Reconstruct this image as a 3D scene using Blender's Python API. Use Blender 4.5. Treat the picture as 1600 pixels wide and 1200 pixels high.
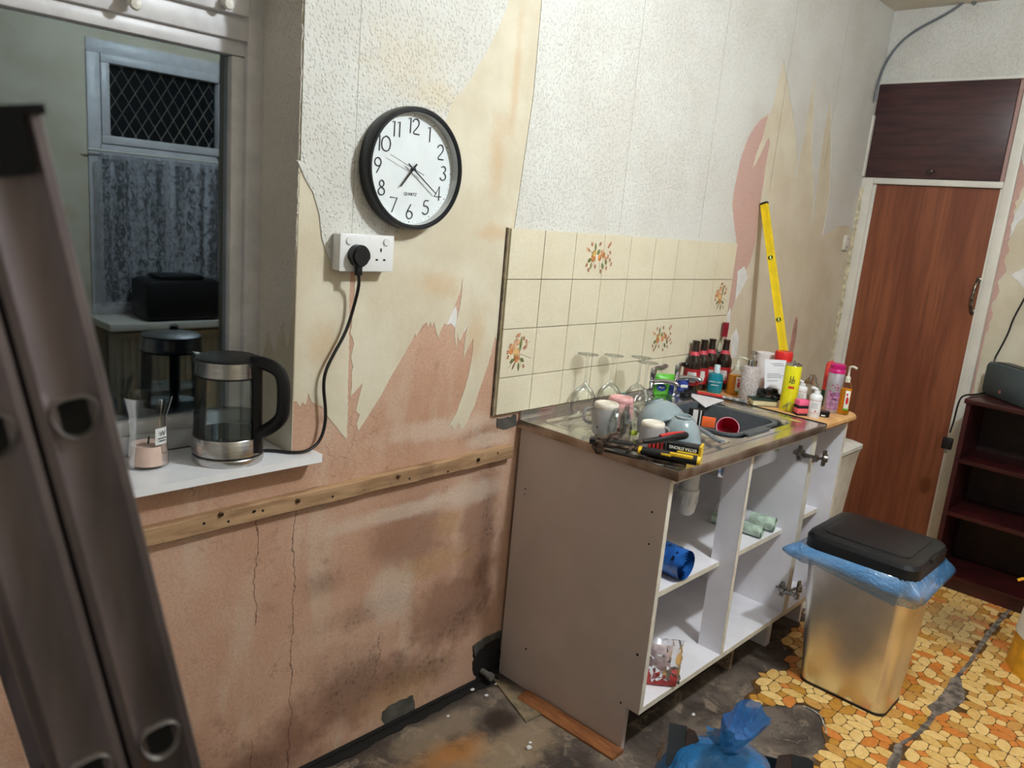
import bpy, bmesh, math, random
from mathutils import Vector, Matrix, Euler
from mathutils.geometry import tessellate_polygon
R = math.radians
random.seed(7)
for o in list(bpy.data.objects): bpy.data.objects.remove(o)
C = bpy.context.scene.collection
SC = bpy.context.scene

# ------------------------------------------------------------------ camera
CAM = Vector((-1.69179, -1.65053, 1.56435)); FPX = 1222.56
ROT = Euler((1.354666, -0.086646, -0.800661), 'XYZ')
cd = bpy.data.cameras.new('camera'); co = bpy.data.objects.new('camera', cd); C.objects.link(co)
co.location = CAM; co.rotation_euler = ROT
cd.sensor_fit = 'HORIZONTAL'; cd.sensor_width = 36; cd.lens = FPX / 1600 * 36; cd.clip_start = .02
cd.dof.use_dof = True; cd.dof.focus_distance = 2.5; cd.dof.aperture_fstop = 5.5
SC.camera = co
RM = ROT.to_matrix()

# ------------------------------------------------------------------ world, lamp, exposure
w = bpy.data.worlds.new('night'); SC.world = w; w.use_nodes = True
w.node_tree.nodes['Background'].inputs[0].default_value = (.012, .016, .026, 1)
w.node_tree.nodes['Background'].inputs[1].default_value = 1.0
LX, LY, LZ = .20, -1.55, 2.58
def lamp(name, loc, power, radius, col):
    ld = bpy.data.lights.new(name, 'POINT'); ld.energy = power; ld.shadow_soft_size = radius; ld.color = col
    lo = bpy.data.objects.new(name, ld); C.objects.link(lo); lo.location = loc
    return lo
lamp('ceiling_bulb_light', (LX, LY, LZ), 76, .06, (.865, .945, 1.0))
SC.view_settings.view_transform = 'Standard'; SC.view_settings.look = 'None'
SC.view_settings.exposure = 0.44; SC.view_settings.gamma = 1
SC.view_settings.use_curve_mapping = False

# ------------------------------------------------------------------ placing helpers (pixel of the 1600x1200 photograph -> point on a real plane)
def ray(px, py): return RM @ Vector(((px - 800) / FPX, -(py - 600) / FPX, -1))
def at(ax, v, px, py):
    d = ray(px, py); i = 'xyz'.index(ax); t = (v - CAM[i]) / d[i]
    return CAM + d * t
def pix(P):
    c = RM.transposed() @ (Vector(P) - CAM); return 800 + FPX * c.x / -c.z, 600 - FPX * c.y / -c.z
def dep(P): return -(RM.transposed() @ (Vector(P) - CAM)).z
def up(P, ytop):            # height of a vertical above P reaching picture row ytop
    lo, hi = 0., 3.
    for _ in range(40):
        m = (lo + hi) / 2
        if pix(Vector(P) + Vector((0, 0, m)))[1] > ytop: lo = m
        else: hi = m
    return lo
def wid(P, n): return n * dep(P) / FPX

# ------------------------------------------------------------------ materials
def lin(c):
    return tuple((((x / 255) / 12.92) if x / 255 <= .04045 else ((x / 255 + .055) / 1.055) ** 2.4) for x in c[:3]) + (1,)
class NT:
    def __init__(s, name):
        s.m = bpy.data.materials.new(name); s.m.use_nodes = True; s.t = s.m.node_tree
        s.b = s.t.nodes['Principled BSDF']; s.out = s.t.nodes['Material Output']
    def n(s, typ, **k):
        x = s.t.nodes.new(typ)
        for a, b in k.items(): setattr(x, a, b)
        return x
    def link(s, a, b): s.t.links.new(a, b)
    def pos(s): return s.n('ShaderNodeNewGeometry').outputs['Position']
    def obj(s): return s.n('ShaderNodeTexCoord').outputs['Object']
    def mapped(s, v, sc=(1, 1, 1), loc=(0, 0, 0), rot=(0, 0, 0)):
        x = s.n('ShaderNodeMapping'); x.inputs['Scale'].default_value = sc; x.inputs['Location'].default_value = loc; x.inputs['Rotation'].default_value = rot
        s.link(v, x.inputs['Vector']); return x.outputs[0]
    def noise(s, v, sc, det=4, ro=.55, dist=0):
        x = s.n('ShaderNodeTexNoise'); x.inputs['Scale'].default_value = sc; x.inputs['Detail'].default_value = det
        x.inputs['Roughness'].default_value = ro; x.inputs['Distortion'].default_value = dist
        if v is not None: s.link(v, x.inputs['Vector'])
        return x.outputs[0]
    def math(s, op, a, b=None, clamp=False):
        x = s.n('ShaderNodeMath', operation=op); x.use_clamp = clamp
        for i, q in enumerate((a, b)):
            if q is None: continue
            if isinstance(q, (int, float)): x.inputs[i].default_value = q
            else: s.link(q, x.inputs[i])
        return x.outputs[0]
    def rng(s, v, a, b, c=0., d=1.):
        x = s.n('ShaderNodeMapRange', interpolation_type='SMOOTHSTEP'); s.link(v, x.inputs[0])
        for i, q in enumerate((a, b, c, d)): x.inputs[i + 1].default_value = q
        return x.outputs[0]
    def mix(s, f, a, b, mode='MIX'):
        x = s.n('ShaderNodeMix', data_type='RGBA', blend_type=mode)
        for i, q in ((0, f), (6, a), (7, b)):
            if isinstance(q, (int, float)): x.inputs[i].default_value = q
            elif isinstance(q, tuple): x.inputs[i].default_value = lin(q)
            else: s.link(q, x.inputs[i])
        return x.outputs[2]
    def bump(s, h, st=.3, d=.01, prev=None):
        x = s.n('ShaderNodeBump'); x.inputs['Strength'].default_value = st; x.inputs['Distance'].default_value = d
        s.link(h, x.inputs['Height'])
        if prev is not None: s.link(prev, x.inputs['Normal'])
        s.link(x.outputs[0], s.b.inputs['Normal']); return x.outputs[0]
    def col(s, c):
        if isinstance(c, tuple): s.b.inputs['Base Color'].default_value = lin(c)
        else: s.link(c, s.b.inputs['Base Color'])
    def blob(s, p, x0, z0, rx, rz, n, amp=.6, soft=.6, ax='z'):
        # soft-edged patch centred on (x0,z0); n = noise value that breaks its edge
        m = s.mapped(p, (1 / rx, 0 if ax == 'z' else 1 / rz, 1 / rz if ax == 'z' else 0), (-x0 / rx, 0 if ax == 'z' else -z0 / rz, -z0 / rz if ax == 'z' else 0))
        l = s.n('ShaderNodeVectorMath', operation='LENGTH'); s.link(m, l.inputs[0])
        d = s.math('ADD', l.outputs[1], s.math('MULTIPLY', s.math('SUBTRACT', n, .5), amp * 2))
        return s.rng(d, 1 - soft, 1 + soft * .2, 1, 0)
_mc = {}
def mat(name, c, rough=.5, metal=0., var=.06, vs=20, bump=0., bs=200, bd=.002, trans=0., ior=1.45, alpha=1., c2=None, coat=0., emit=0, sx=(1, 1, 1), det=3, spec=.5):
    if name in _mc: return _mc[name]
    t = NT(name); b = t.b
    b.inputs['Roughness'].default_value = rough; b.inputs['Metallic'].default_value = metal
    b.inputs['Specular IOR Level'].default_value = spec
    b.inputs['IOR'].default_value = ior; b.inputs['Transmission Weight'].default_value = trans; b.inputs['Coat Weight'].default_value = coat
    b.inputs['Alpha'].default_value = alpha
    if emit: b.inputs['Emission Color'].default_value = lin(c); b.inputs['Emission Strength'].default_value = emit
    if c2 is None: c2 = tuple(max(0, x * (1 - var * 2)) for x in c)
    v = t.mapped(t.obj(), sx)
    t.col(t.mix(t.rng(t.noise(v, vs, det), .35, .65), c, c2))
    if bump: t.bump(t.noise(v, bs, 2), bump, bd)
    _mc[name] = t.m
    return t.m

# ------------------------------------------------------------------ mesh builder
class MB:
    def __init__(s): s.bm = bmesh.new(); s.mi = 0; s.T = Matrix.Identity(4)
    def _f(s, vs):
        try:
            f = s.bm.faces.new(vs); f.material_index = s.mi; f.smooth = True; return f
        except ValueError: return None
    def v(s, p): return s.bm.verts.new(s.T @ Vector(p))
    def box(s, a, b, bev=0, T=None):
        a, b = [min(x, y) for x, y in zip(a, b)], [max(x, y) for x, y in zip(a, b)]
        t = bmesh.new()
        vs = [t.verts.new((x, y, z)) for x in (a[0], b[0]) for y in (a[1], b[1]) for z in (a[2], b[2])]
        for q in ((0, 1, 3, 2), (4, 6, 7, 5), (0, 4, 5, 1), (2, 3, 7, 6), (0, 2, 6, 4), (1, 5, 7, 3)): t.faces.new([vs[i] for i in q])
        if bev: bmesh.ops.bevel(t, geom=list(t.edges), offset=bev, segments=2, profile=.5, affect='EDGES')
        s.add(t, T)
        return s
    def add(s, t, T=None):
        T = s.T @ (T or Matrix.Identity(4)); mp = {}
        for q in t.verts: mp[q.index if False else q] = s.bm.verts.new(T @ q.co)
        for f in t.faces: s._f([mp[q] for q in f.verts])
        t.free()
    def lathe(s, pr, n=28, o=(0, 0, 0), cap=True, ax=None, sq=1.):
        o = Vector(o); A = (Vector(ax).to_track_quat('Z', 'Y').to_matrix().to_4x4() if ax else Matrix.Identity(4))
        rings = []
        for r, z in pr:
            rings.append([s.v(o + (A @ Vector((r * math.cos(2 * math.pi * k / n), r * sq * math.sin(2 * math.pi * k / n), z)))) for k in range(n)])
        for a, b in zip(rings, rings[1:]):
            for k in range(n): s._f([a[k], a[(k + 1) % n], b[(k + 1) % n], b[k]])
        if cap:
            s._f(list(reversed(rings[0]))); s._f(rings[-1])
        return s
    def cyl(s, p0, p1, r0, r1=None, n=16):
        p0, p1 = Vector(p0), Vector(p1); r1 = r0 if r1 is None else r1
        return s.lathe([(r0, 0), (r1, (p1 - p0).length)], n, p0, True, p1 - p0)
    def tube(s, pts, r, n=8, sm=0, flat=1.):
        pts = [Vector(p) for p in pts]
        for _ in range(sm):
            q = [pts[0]]
            for a, b in zip(pts, pts[1:]): q += [a.lerp(b, .25), a.lerp(b, .75)]
            pts = q + [pts[-1]]
        rr = r if callable(r) else (lambda t: r)
        up_ = Vector((0, 0, 1)); rings = []; prev = None
        for i, p in enumerate(pts):
            d = (pts[min(i + 1, len(pts) - 1)] - pts[max(i - 1, 0)]).normalized()
            if prev is None: prev = d.cross(up_) if abs(d.z) < .95 else d.cross(Vector((1, 0, 0)))
            sd = (prev - d * prev.dot(d)).normalized(); prev = sd; nn = d.cross(sd); q = rr(i / (len(pts) - 1))
            rings.append([s.v(p + sd * q * math.cos(2 * math.pi * k / n) + nn * q * flat * math.sin(2 * math.pi * k / n)) for k in range(n)])
        for a, b in zip(rings, rings[1:]):
            for k in range(n): s._f([a[k], a[(k + 1) % n], b[(k + 1) % n], b[k]])
        s._f(list(reversed(rings[0]))); s._f(rings[-1]); return s
    def prism(s, poly, f, a, b):     # poly in 2-D, f(u,v,w)->3-D, w from a to b
        tr = tessellate_polygon([[Vector((u, v, 0)) for u, v in poly]])
        lo = [s.v(f(u, v, a)) for u, v in poly]; hi = [s.v(f(u, v, b)) for u, v in poly]
        for t in tr: s._f([lo[i] for i in t]); s._f([hi[i] for i in reversed(t)])
        n = len(poly)
        for i in range(n): s._f([lo[i], lo[(i + 1) % n], hi[(i + 1) % n], hi[i]])
        return s
    def ball(s, c, r, n=16, m=10, T=None):
        r = (r, r, r) if isinstance(r, (int, float)) else r
        c = Vector(c); rings = []
        for j in range(1, m):
            ph = math.pi * j / m
            rings.append([s.v(c + Vector((r[0] * math.sin(ph) * math.cos(2 * math.pi * k / n), r[1] * math.sin(ph) * math.sin(2 * math.pi * k / n), -r[2] * math.cos(ph)))) for k in range(n)])
        a0 = s.v(c - Vector((0, 0, r[2]))); a1 = s.v(c + Vector((0, 0, r[2])))
        for k in range(n): s._f([a0, rings[0][(k + 1) % n], rings[0][k]]); s._f([a1, rings[-1][k], rings[-1][(k + 1) % n]])
        for a, b in zip(rings, rings[1:]):
            for k in range(n): s._f([a[k], a[(k + 1) % n], b[(k + 1) % n], b[k]])
        return s
    def build(s, name, mats, parent=None, world=False, ang=38, loc=None, fixn=True):
        if world and parent is not None:
            o = Vector((0, 0, 0)); p = parent
            while p is not None: o += p.location; p = p.parent
            bmesh.ops.translate(s.bm, vec=-o, verts=s.bm.verts)
        if fixn: bmesh.ops.recalc_face_normals(s.bm, faces=s.bm.faces)
        me = bpy.data.meshes.new(name); s.bm.to_mesh(me); s.bm.free()
        for m in (mats if isinstance(mats, (list, tuple)) else [mats]): me.materials.append(m)
        me.set_sharp_from_angle(angle=R(ang))
        ob = bpy.data.objects.new(name, me); C.objects.link(ob)
        if parent is not None: ob.parent = parent
        if loc is not None: ob.location = loc
        return ob
def tag(o, label, cat, group=None):
    o['label'] = label; o['category'] = cat
    if group: o['group'] = group
    return o
def thing(name, label, cat, loc=(0, 0, 0), rz=0, group=None, rot=None):
    o = bpy.data.objects.new(name, None); C.objects.link(o); o.location = loc
    o.rotation_euler = rot if rot else (0, 0, rz); o.empty_display_size = .05
    return tag(o, label, cat, group)
def struct(o): o['kind'] = 'structure'; return o
def dup(root, loc, label=None, rz=None):
    r = root.copy(); C.objects.link(r); r.location = loc
    if label: r['label'] = label
    if rz is not None: r.rotation_euler = (0, 0, rz)
    for ch in list(root.children):
        c = ch.copy(); C.objects.link(c); c.parent = r
        for g in ch.children:
            d = g.copy(); C.objects.link(d); d.parent = c
    return r
def ragged(poly, step=.02, amp=.004, seed=1, closed=True):
    rd = random.Random(seed); out = []
    n = len(poly)
    for i in range(n if closed else n - 1):
        a, b = Vector(poly[i][:2]), Vector(poly[(i + 1) % n][:2]); L = (b - a).length; k = max(1, int(L / step)); nn = Vector((-(b - a).y, (b - a).x)).normalized() if L > 1e-6 else Vector((0, 0))
        for j in range(k):
            p = a.lerp(b, j / k)
            if j: p += nn * rd.gauss(0, amp * .6)
            out.append((p.x, p.y))
    return out
def text_mesh(txt, size, depth=.0004, off=0., sx=1., bold=False):
    cu = bpy.data.curves.new('t', 'FONT'); cu.body = txt; cu.size = size; cu.align_x = 'CENTER'; cu.align_y = 'CENTER'; cu.extrude = depth; cu.offset = off; cu.resolution_u = 3
    ob = bpy.data.objects.new('t', cu); C.objects.link(ob); dg = bpy.context.evaluated_depsgraph_get(); dg.update()
    me = bpy.data.meshes.new_from_object(ob.evaluated_get(dg)); bpy.data.objects.remove(ob)
    if sx != 1:
        for v in me.vertices: v.co.x *= sx
    return me
def text(name, txt, size, m, parent, loc, rot, depth=.0004, off=0., sx=1., bend=0.):
    me = text_mesh(txt, size, depth, off, sx); me.name = name; me.materials.clear(); me.materials.append(m)
    if bend:      # wrap round a vertical cylinder of radius bend; text origin at its axis
        for v in me.vertices:
            a = v.co.x / bend; rr = bend + v.co.z; v.co = Vector((rr * math.sin(a), v.co.y, rr * math.cos(a)))
    ob = bpy.data.objects.new(name, me); C.objects.link(ob); ob.parent = parent; ob.location = loc; ob.rotation_euler = rot
    return ob
# ------------------------------------------------------------------ surfaces of the room
ZC = 2.72; XD = 2.65; XL = -2.35; YB = -2.75
def m_plaster():
    t = NT('pink_plaster'); p = t.pos()
    n1 = t.noise(p, 2.2, 5); n2 = t.noise(p, 14, 6, .65); n3 = t.noise(p, 60, 3)
    c = t.mix(t.rng(n1, .35, .65), (212, 174, 150), (197, 154, 128))
    c = t.mix(t.rng(t.noise(t.mapped(p, (3, 1, .8)), 3, 4), .5, .7, 0, .55), c, (216, 194, 172))
    c = t.mix(t.rng(n2, .56, .72, 0, .5), c, (160, 126, 108))
    vo = t.n('ShaderNodeTexVoronoi', feature='DISTANCE_TO_EDGE'); vo.inputs['Scale'].default_value = 15
    vd = t.n('ShaderNodeVectorMath', operation='MULTIPLY_ADD'); nv = t.n('ShaderNodeTexNoise'); nv.inputs['Scale'].default_value = 22; t.link(p, nv.inputs['Vector']); t.link(nv.outputs[1], vd.inputs[0]); vd.inputs[1].default_value = (.09, .09, .09); t.link(p, vd.inputs[2]); t.link(vd.outputs[0], vo.inputs['Vector'])
    cm = t.math('MULTIPLY', t.rng(vo.outputs['Distance'], .008, .022, 1, 0), t.rng(t.noise(t.mapped(p, loc=(2, 5, 1)), 5, 3), .54, .66)); c = t.mix(t.math('MULTIPLY', cm, .55), c, (128, 88, 70))
    # damp brown and mould low on the wall
    def sp(c, col, k, *bl, amp=.7, n=n2):
        for (x, z, rx, rz) in bl:
            c = t.mix(t.math('MULTIPLY', t.blob(p, x, z, rx, rz, n, amp), k), c, col)
        return c
    c = sp(c, (132, 92, 72), .62, (-.12, .32, .22, .14), (-.45, .16, .34, .12), (-.02, .55, .10, .32), (-.72, .08, .18, .12), (-.30, .62, .18, .16), (-.9, .05, .3, .1))
    c = sp(c, (186, 146, 96), .45, (-.16, .62, .07, .06), (-.22, .50, .22, .05), (-.30, .1, .2, .09))
    spk = t.math('MULTIPLY', t.rng(t.noise(p, 60, 8, .85), .50, .58), t.rng(t.noise(p, 16, 5, .7), .40, .60))
    for (x, z, rx, rz) in ((-.50, .22, .17, .15), (-.98, .14, .14, .13), (-.08, .27, .16, .08), (-.3, .16, .2, .06), (-.6, .55, .08, .05), (-.80, .06, .14, .06), (-.15, .12, .1, .07), (.02, .6, .05, .3), (-.42, .42, .2, .05), (-.02, .88, .12, .06)):
        b = t.blob(p, x, z, rx, rz, n2, .8, .9)
        c = t.mix(t.math('MULTIPLY', t.math('MULTIPLY', b, spk), .8), c, (52, 40, 32))
        c = t.mix(t.math('MULTIPLY', b, .35), c, (96, 72, 56))
    c = sp(c, (226, 208, 190), .55, (-.36, .45, .10, .12), (-.35, .70, .3, .03), (-.1, .70, .2, .05), (.0, .865, .12, .03), (-.2, .93, .25, .04))
    sx_ = t.n('ShaderNodeSeparateXYZ'); t.link(p, sx_.inputs[0]); c = t.mix(t.math('MULTIPLY', t.rng(sx_.outputs[0], .8, 1.0), .8), c, (212, 176, 168))
    # hairline cracks
    wv = t.noise(p, 9, 4, .7)
    x = t.n('ShaderNodeSeparateXYZ'); t.link(p, x.inputs[0])
    for (x0, z0, z1, k) in ((-.685, .0, .80, .06), (-.80, 0, .16, .10), (-.79, .50, .80, .05), (-.40, .2, .32, .1)):
        d = t.math('ABSOLUTE', t.math('SUBTRACT', x.outputs[0], t.math('ADD', t.math('MULTIPLY', t.math('SUBTRACT', wv, .5), k), x0)))
        m = t.math('MULTIPLY', t.rng(d, .0006, .0021, 1, 0), t.math('MULTIPLY', t.rng(x.outputs[2], z0 - .01, z0), t.rng(x.outputs[2], z1, z1 + .02, 1, 0)))
        c = t.mix(t.math('MULTIPLY', m, .8), c, (78, 56, 44))
    c = t.mix(t.rng(t.noise(p, 130, 4, .8), .30, .70, .0, .26), c, (120, 84, 68))
    c = t.mix(t.rng(t.noise(t.mapped(p, loc=(7, 0, 3)), 34, 7, .8), .60, .70, 0, .35), c, (226, 206, 192))
    c = t.mix(t.rng(t.noise(t.mapped(p, loc=(1, 0, 9)), 75, 3, .7), .70, .74, 0, .55), c, (110, 76, 60))
    t.col(c); t.b.inputs['Roughness'].default_value = .9
    t.bump(t.noise(p, 60, 8, .8), .6, .005)
    return t.m
def m_backing():
    t = NT('beige_backing_paper'); p = t.pos()
    c = t.mix(t.rng(t.noise(p, 5, 5), .35, .65), (217, 209, 188), (205, 194, 170))
    n2 = t.noise(p, 18, 5, .7)
    for (x, z, rx, rz) in ((-.10, 1.20, .05, .10), (-.07, 1.72, .04, .16), (-.05, 1.5, .12, .03), (-.25, 1.35, .10, .05), (.02, 1.3, .02, .3), (-.02, 1.95, .02, .22), (-.62, 1.2, .05, .08)):
        c = t.mix(t.math('MULTIPLY', t.blob(p, x, z, rx, rz, n2, .9, .9), .42), c, (200, 160, 110))
    for (x, z, rx, rz) in ((1.75, 1.62, .35, .3), (2.2, 1.3, .4, .6), (1.7, 1.2, .5, .3)):
        c = t.mix(t.math('MULTIPLY', t.blob(p, x, z, rx, rz, n2, .5, .9), .35), c, (208, 190, 168))
    t.col(c); t.b.inputs['Roughness'].default_value = .85
    t.bump(t.noise(p, 55, 6, .75), .4, .003); return t.m
def m_woodchip(name='white_woodchip_paper', a=(215, 214, 208), b=(207, 204, 196)):
    t = NT(name); p = t.pos()
    c = t.mix(t.rng(t.noise(p, 3, 3), .35, .65), a, b)
    n2 = t.noise(p, 16, 5, .7)
    for (x, z, rx, rz) in ((-.30, 1.84, .10, .05), (-.40, 1.9, .2, .12)):
        c = t.mix(t.math('MULTIPLY', t.blob(p, x, z, rx, rz, n2, .9, .9), .35), c, (206, 188, 150))
    t.col(c); t.b.inputs['Roughness'].default_value = .7
    v = t.n('ShaderNodeTexVoronoi'); v.inputs['Scale'].default_value = 125; t.link(t.mapped(p, (1, 1, .8)), v.inputs['Vector'])
    h = t.math('ADD', t.rng(v.outputs['Distance'], .1, .5, 1, 0), t.math('MULTIPLY', t.noise(p, 70, 3), .8))
    t.bump(h, .58, .0038); return t.m
def m_floor():
    t = NT('bare_screed'); p = t.pos(); n2 = t.noise(p, 11, 7, .7)
    n1 = t.noise(p, 3.5, 6, .65, .8)
    c = t.mix(t.rng(n1, .38, .62), (62, 52, 46), (112, 99, 89))
    c = t.mix(t.rng(t.noise(p, 8, 8, .72, 1.), .53, .62, 0, .75), c, (148, 132, 114))
    c = t.mix(t.rng(t.noise(t.mapped(p, loc=(3, 1, 0)), 6, 6, .7, .6), .54, .66, 0, .7), c, (44, 36, 31))
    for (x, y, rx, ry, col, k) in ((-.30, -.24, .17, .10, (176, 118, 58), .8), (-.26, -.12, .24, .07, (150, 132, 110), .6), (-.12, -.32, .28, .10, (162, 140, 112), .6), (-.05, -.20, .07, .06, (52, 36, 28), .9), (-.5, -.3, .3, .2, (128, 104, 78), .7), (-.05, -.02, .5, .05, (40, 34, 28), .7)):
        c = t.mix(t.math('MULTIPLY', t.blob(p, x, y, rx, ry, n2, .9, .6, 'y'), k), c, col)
    t.col(c); t.b.inputs['Roughness'].default_value = .62
    t.bump(t.noise(p, 30, 7, .7), .55, .008); return t.m
PL, BK, WC, FL = m_plaster(), m_backing(), m_woodchip(), m_floor()
CEIL = m_woodchip('ceiling_paper', (226, 221, 208), (216, 208, 192))
UPVC = mat('white_plastic_frame', (214, 212, 214), .35, var=.03)
PAINT = mat('white_gloss_paint', (224, 220, 210), .35, var=.02, vs=9)

fl = MB(); fl.box((XL, YB, -.06), (XD + .1, .25, 0)); floor = struct(fl.build('floor', FL))
ce = MB(); ce.box((XL, YB, ZC), (XD + .1, .25, ZC + .06)); ceiling = struct(ce.build('ceiling', CEIL))
XW0, XW1, ZW0, ZW1, WT = -2.2, -.70, .915, 2.42, .26
wb = MB()
wb.box((XL, 0, 0), (XD, WT, ZW0)); wb.box((XL, 0, ZW1), (XD, WT, ZC)); wb.box((XW1, 0, ZW0), (XD, WT, ZW1)); wb.box((XL, 0, ZW0), (XW0, WT, ZW1))
bmesh.ops.remove_doubles(wb.bm, verts=wb.bm.verts, dist=1e-5)
wall_back = struct(wb.build('wall_back', PL))
wr = MB(); wr.box((XD, YB, 0), (XD + .1, WT, ZC)); wall_right = struct(wr.build('wall_right', PL))
wl = MB(); wl.box((XL - .1, YB, 0), (XL, WT, ZC)); wall_left = struct(wl.build('wall_left', WC))
# opposite wall, seen only as a reflection in the window pane
RX0, RX1, RZ0, RZ1 = -.12, 1.5, .78, 2.28
wf = MB()
wf.box((XL, YB - .1, 0), (XD, YB, RZ0)); wf.box((XL, YB - .1, RZ1), (XD, YB, ZC)); wf.box((RX1, YB - .1, RZ0), (XD, YB, RZ1)); wf.box((XL, YB - .1, RZ0), (RX0, YB, RZ1))
wall_front = struct(wf.build('wall_front', BK))

XZ = lambda u, v, w_: (u, w_, v)
YZ = lambda u, v, w_: (w_, u, v)
def px_xz(pts): return [(q.x, q.z) for q in (at('y', 0, *p) for p in pts)]
def px_yz(pts): return [(q.y, q.z) for q in (at('x', XD, *p) for p in pts)]
def sheet(name, poly, y, th, m, parent, f=XZ):
    b = MB(); b.prism(poly, f, y, y - th if f is XZ else y); ob = b.build(name, m, parent); return ob
xr = XW1
def part_sheet(name, pts, y0, th, m, par, amp=.003, seed=1, step=.012, label=None):
    P_ = ragged(px_xz(pts), step, amp, seed); b = MB(); b.prism(P_, XZ, y0, y0 - th); o = b.build(name, m, par)
    if label: o['label'] = label
    return o
# backing paper left of the tiles (torn lower edge) -- straight edges are kept outside the visible tear
lefttop = [(xr, ZC - .001), (xr, 1.08)]
tear = px_xz([(462.5, 627.0), (468.5, 636.0), (472.4, 627.6), (474.5, 632.4), (478.1, 630.0), (481.4, 613.5), (486.5, 628.5), (493.4, 632.4), (501.5, 634.5), (512.0, 650.9), (527.0, 668.9), (541.4, 686.9), (542.6, 647.9), (543.5, 600.0), (545.0, 525.0), (545.6, 465.0), (547.4, 423.6), (555.2, 423.6), (554.0, 456.0), (551.0, 489.0), (549.8, 501.6), (546.8, 519.0), (552.8, 537.0), (548.0, 558.0), (551.6, 573.0), (548.6, 582.0), (549.8, 600.0), (546.8, 620.4), (566.0, 598.5), (555.8, 641.9), (561.8, 647.3), (557.0, 661.4), (560.0, 672.5), (572.0, 653.9), (593.0, 621.0), (614.0, 582.0), (632.0, 552.0), (643.4, 531.6), (648.2, 521.4), (649.4, 526.5), (659.0, 510.0), (666.2, 503.4), (668.0, 510.6), (672.2, 502.8), (674.0, 510.6), (678.2, 502.8), (680.6, 516.0), (684.5, 528.6), (687.7, 517.5), (693.4, 505.5), (698.5, 506.4), (705.4, 489.0), (712.9, 471.0), (718.9, 454.5), (722.2, 433.5), (721.9, 451.5), (718.3, 480.0), (711.4, 507.6), (709.9, 522.0), (712.3, 546.0), (714.7, 519.0), (715.9, 528.6), (718.9, 534.0), (729.7, 503.4), (727.3, 525.0), (723.4, 559.5), (738.7, 528.6), (738.7, 546.0), (733.9, 576.0), (726.4, 606.0), (712.9, 644.9), (698.5, 669.5), (704.5, 663.5), (708.7, 671.9), (715.9, 660.8), (718.9, 669.5), (724.3, 668.9), (729.4, 659.9), (739.9, 636.0), (751.9, 600.0), (762.4, 570.0), (769.9, 540.0), (772.9, 525.6), (775.9, 531.0)])
bp = lefttop[:1] + [(xr, tear[0][1])] + ragged(tear, .007, .0012, 3, False) + [(tear[-1][0] + .002, tear[-1][1]), (.006, tear[-1][1]), (.006, 1.512), (.06, 1.512), (.06, ZC - .001)]
b = MB(); b.prism(bp, XZ, 0, -.0012); o = b.build('backing_paper', BK, wall_back); o['label'] = 'torn beige backing paper round the clock'
# backing paper right of the tiles, pink plaster strip left bare by the two pieces
o = part_sheet('backing_paper', [(1100, 240), (1108, 262), (1125, 280), (1136, 318), (1146, 350), (1150, 374), (1143, 340), (1146, 300), (1156, 250), (1170, 212), (1184, 190), (1200, 181), (1192, 215), (1182, 240), (1176, 262), (1183, 252), (1200, 215), (1203, 222), (1196, 262), (1186, 330), (1180, 380), (1172, 410), (1160, 430), (1152, 460), (1140, 492), (1135, 530), (1128, 640), (1120, 900), (1450, 900), (1400, 330), (1400, 130), (1370, 60), (1180, 60)], 0, .0012, BK, wall_back, .002, 4, label='beige backing paper behind the spirit level')
part_sheet('backing_paper', [(1117, 260), (1127, 280), (1136, 312), (1143, 340), (1147, 356), (1138, 354), (1128, 330), (1120, 295)], -.0005, .001, BK, wall_back, .001, 5)
WHT = mat('bare_white_filler', (232, 230, 228), .8, var=.03, bump=.2, bs=60)
part_sheet('filler_patch', [(1152, 424), (1162, 416), (1168, 432), (1158, 452), (1148, 470), (1150, 448)], -.0013, .0012, WHT, wall_back, .003, 6)
part_sheet('filler_patch', [(1135, 492), (1141, 480), (1139, 512), (1134, 536)], -.0013, .0012, WHT, wall_back, .001, 7)
part_sheet('filler_patch', [(1141, 530), (1150, 513), (1154, 530), (1150, 556), (1143, 560)], -.0013, .0012, WHT, wall_back, .003, 8)
part_sheet('filler_patch', [(697, 508), (704, 490), (712, 478), (714, 488), (711, 512), (704, 505)], 0, .0010, WHT, wall_back, .002, 9)
part_sheet('filler_patch', [(722, 512), (727, 502), (731, 503), (728, 514), (724, 520)], 0, .0010, WHT, wall_back, .001, 9)
DKP = mat('dusky_pink_paint', (196, 148, 136), .85, var=.08)
part_sheet('plaster_scrape', [(1243, 493), (1246, 500), (1243, 530), (1237, 556), (1234, 580), (1233, 545), (1238, 515)], -.0013, .0009, DKP, wall_back, .002, 10)
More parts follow.
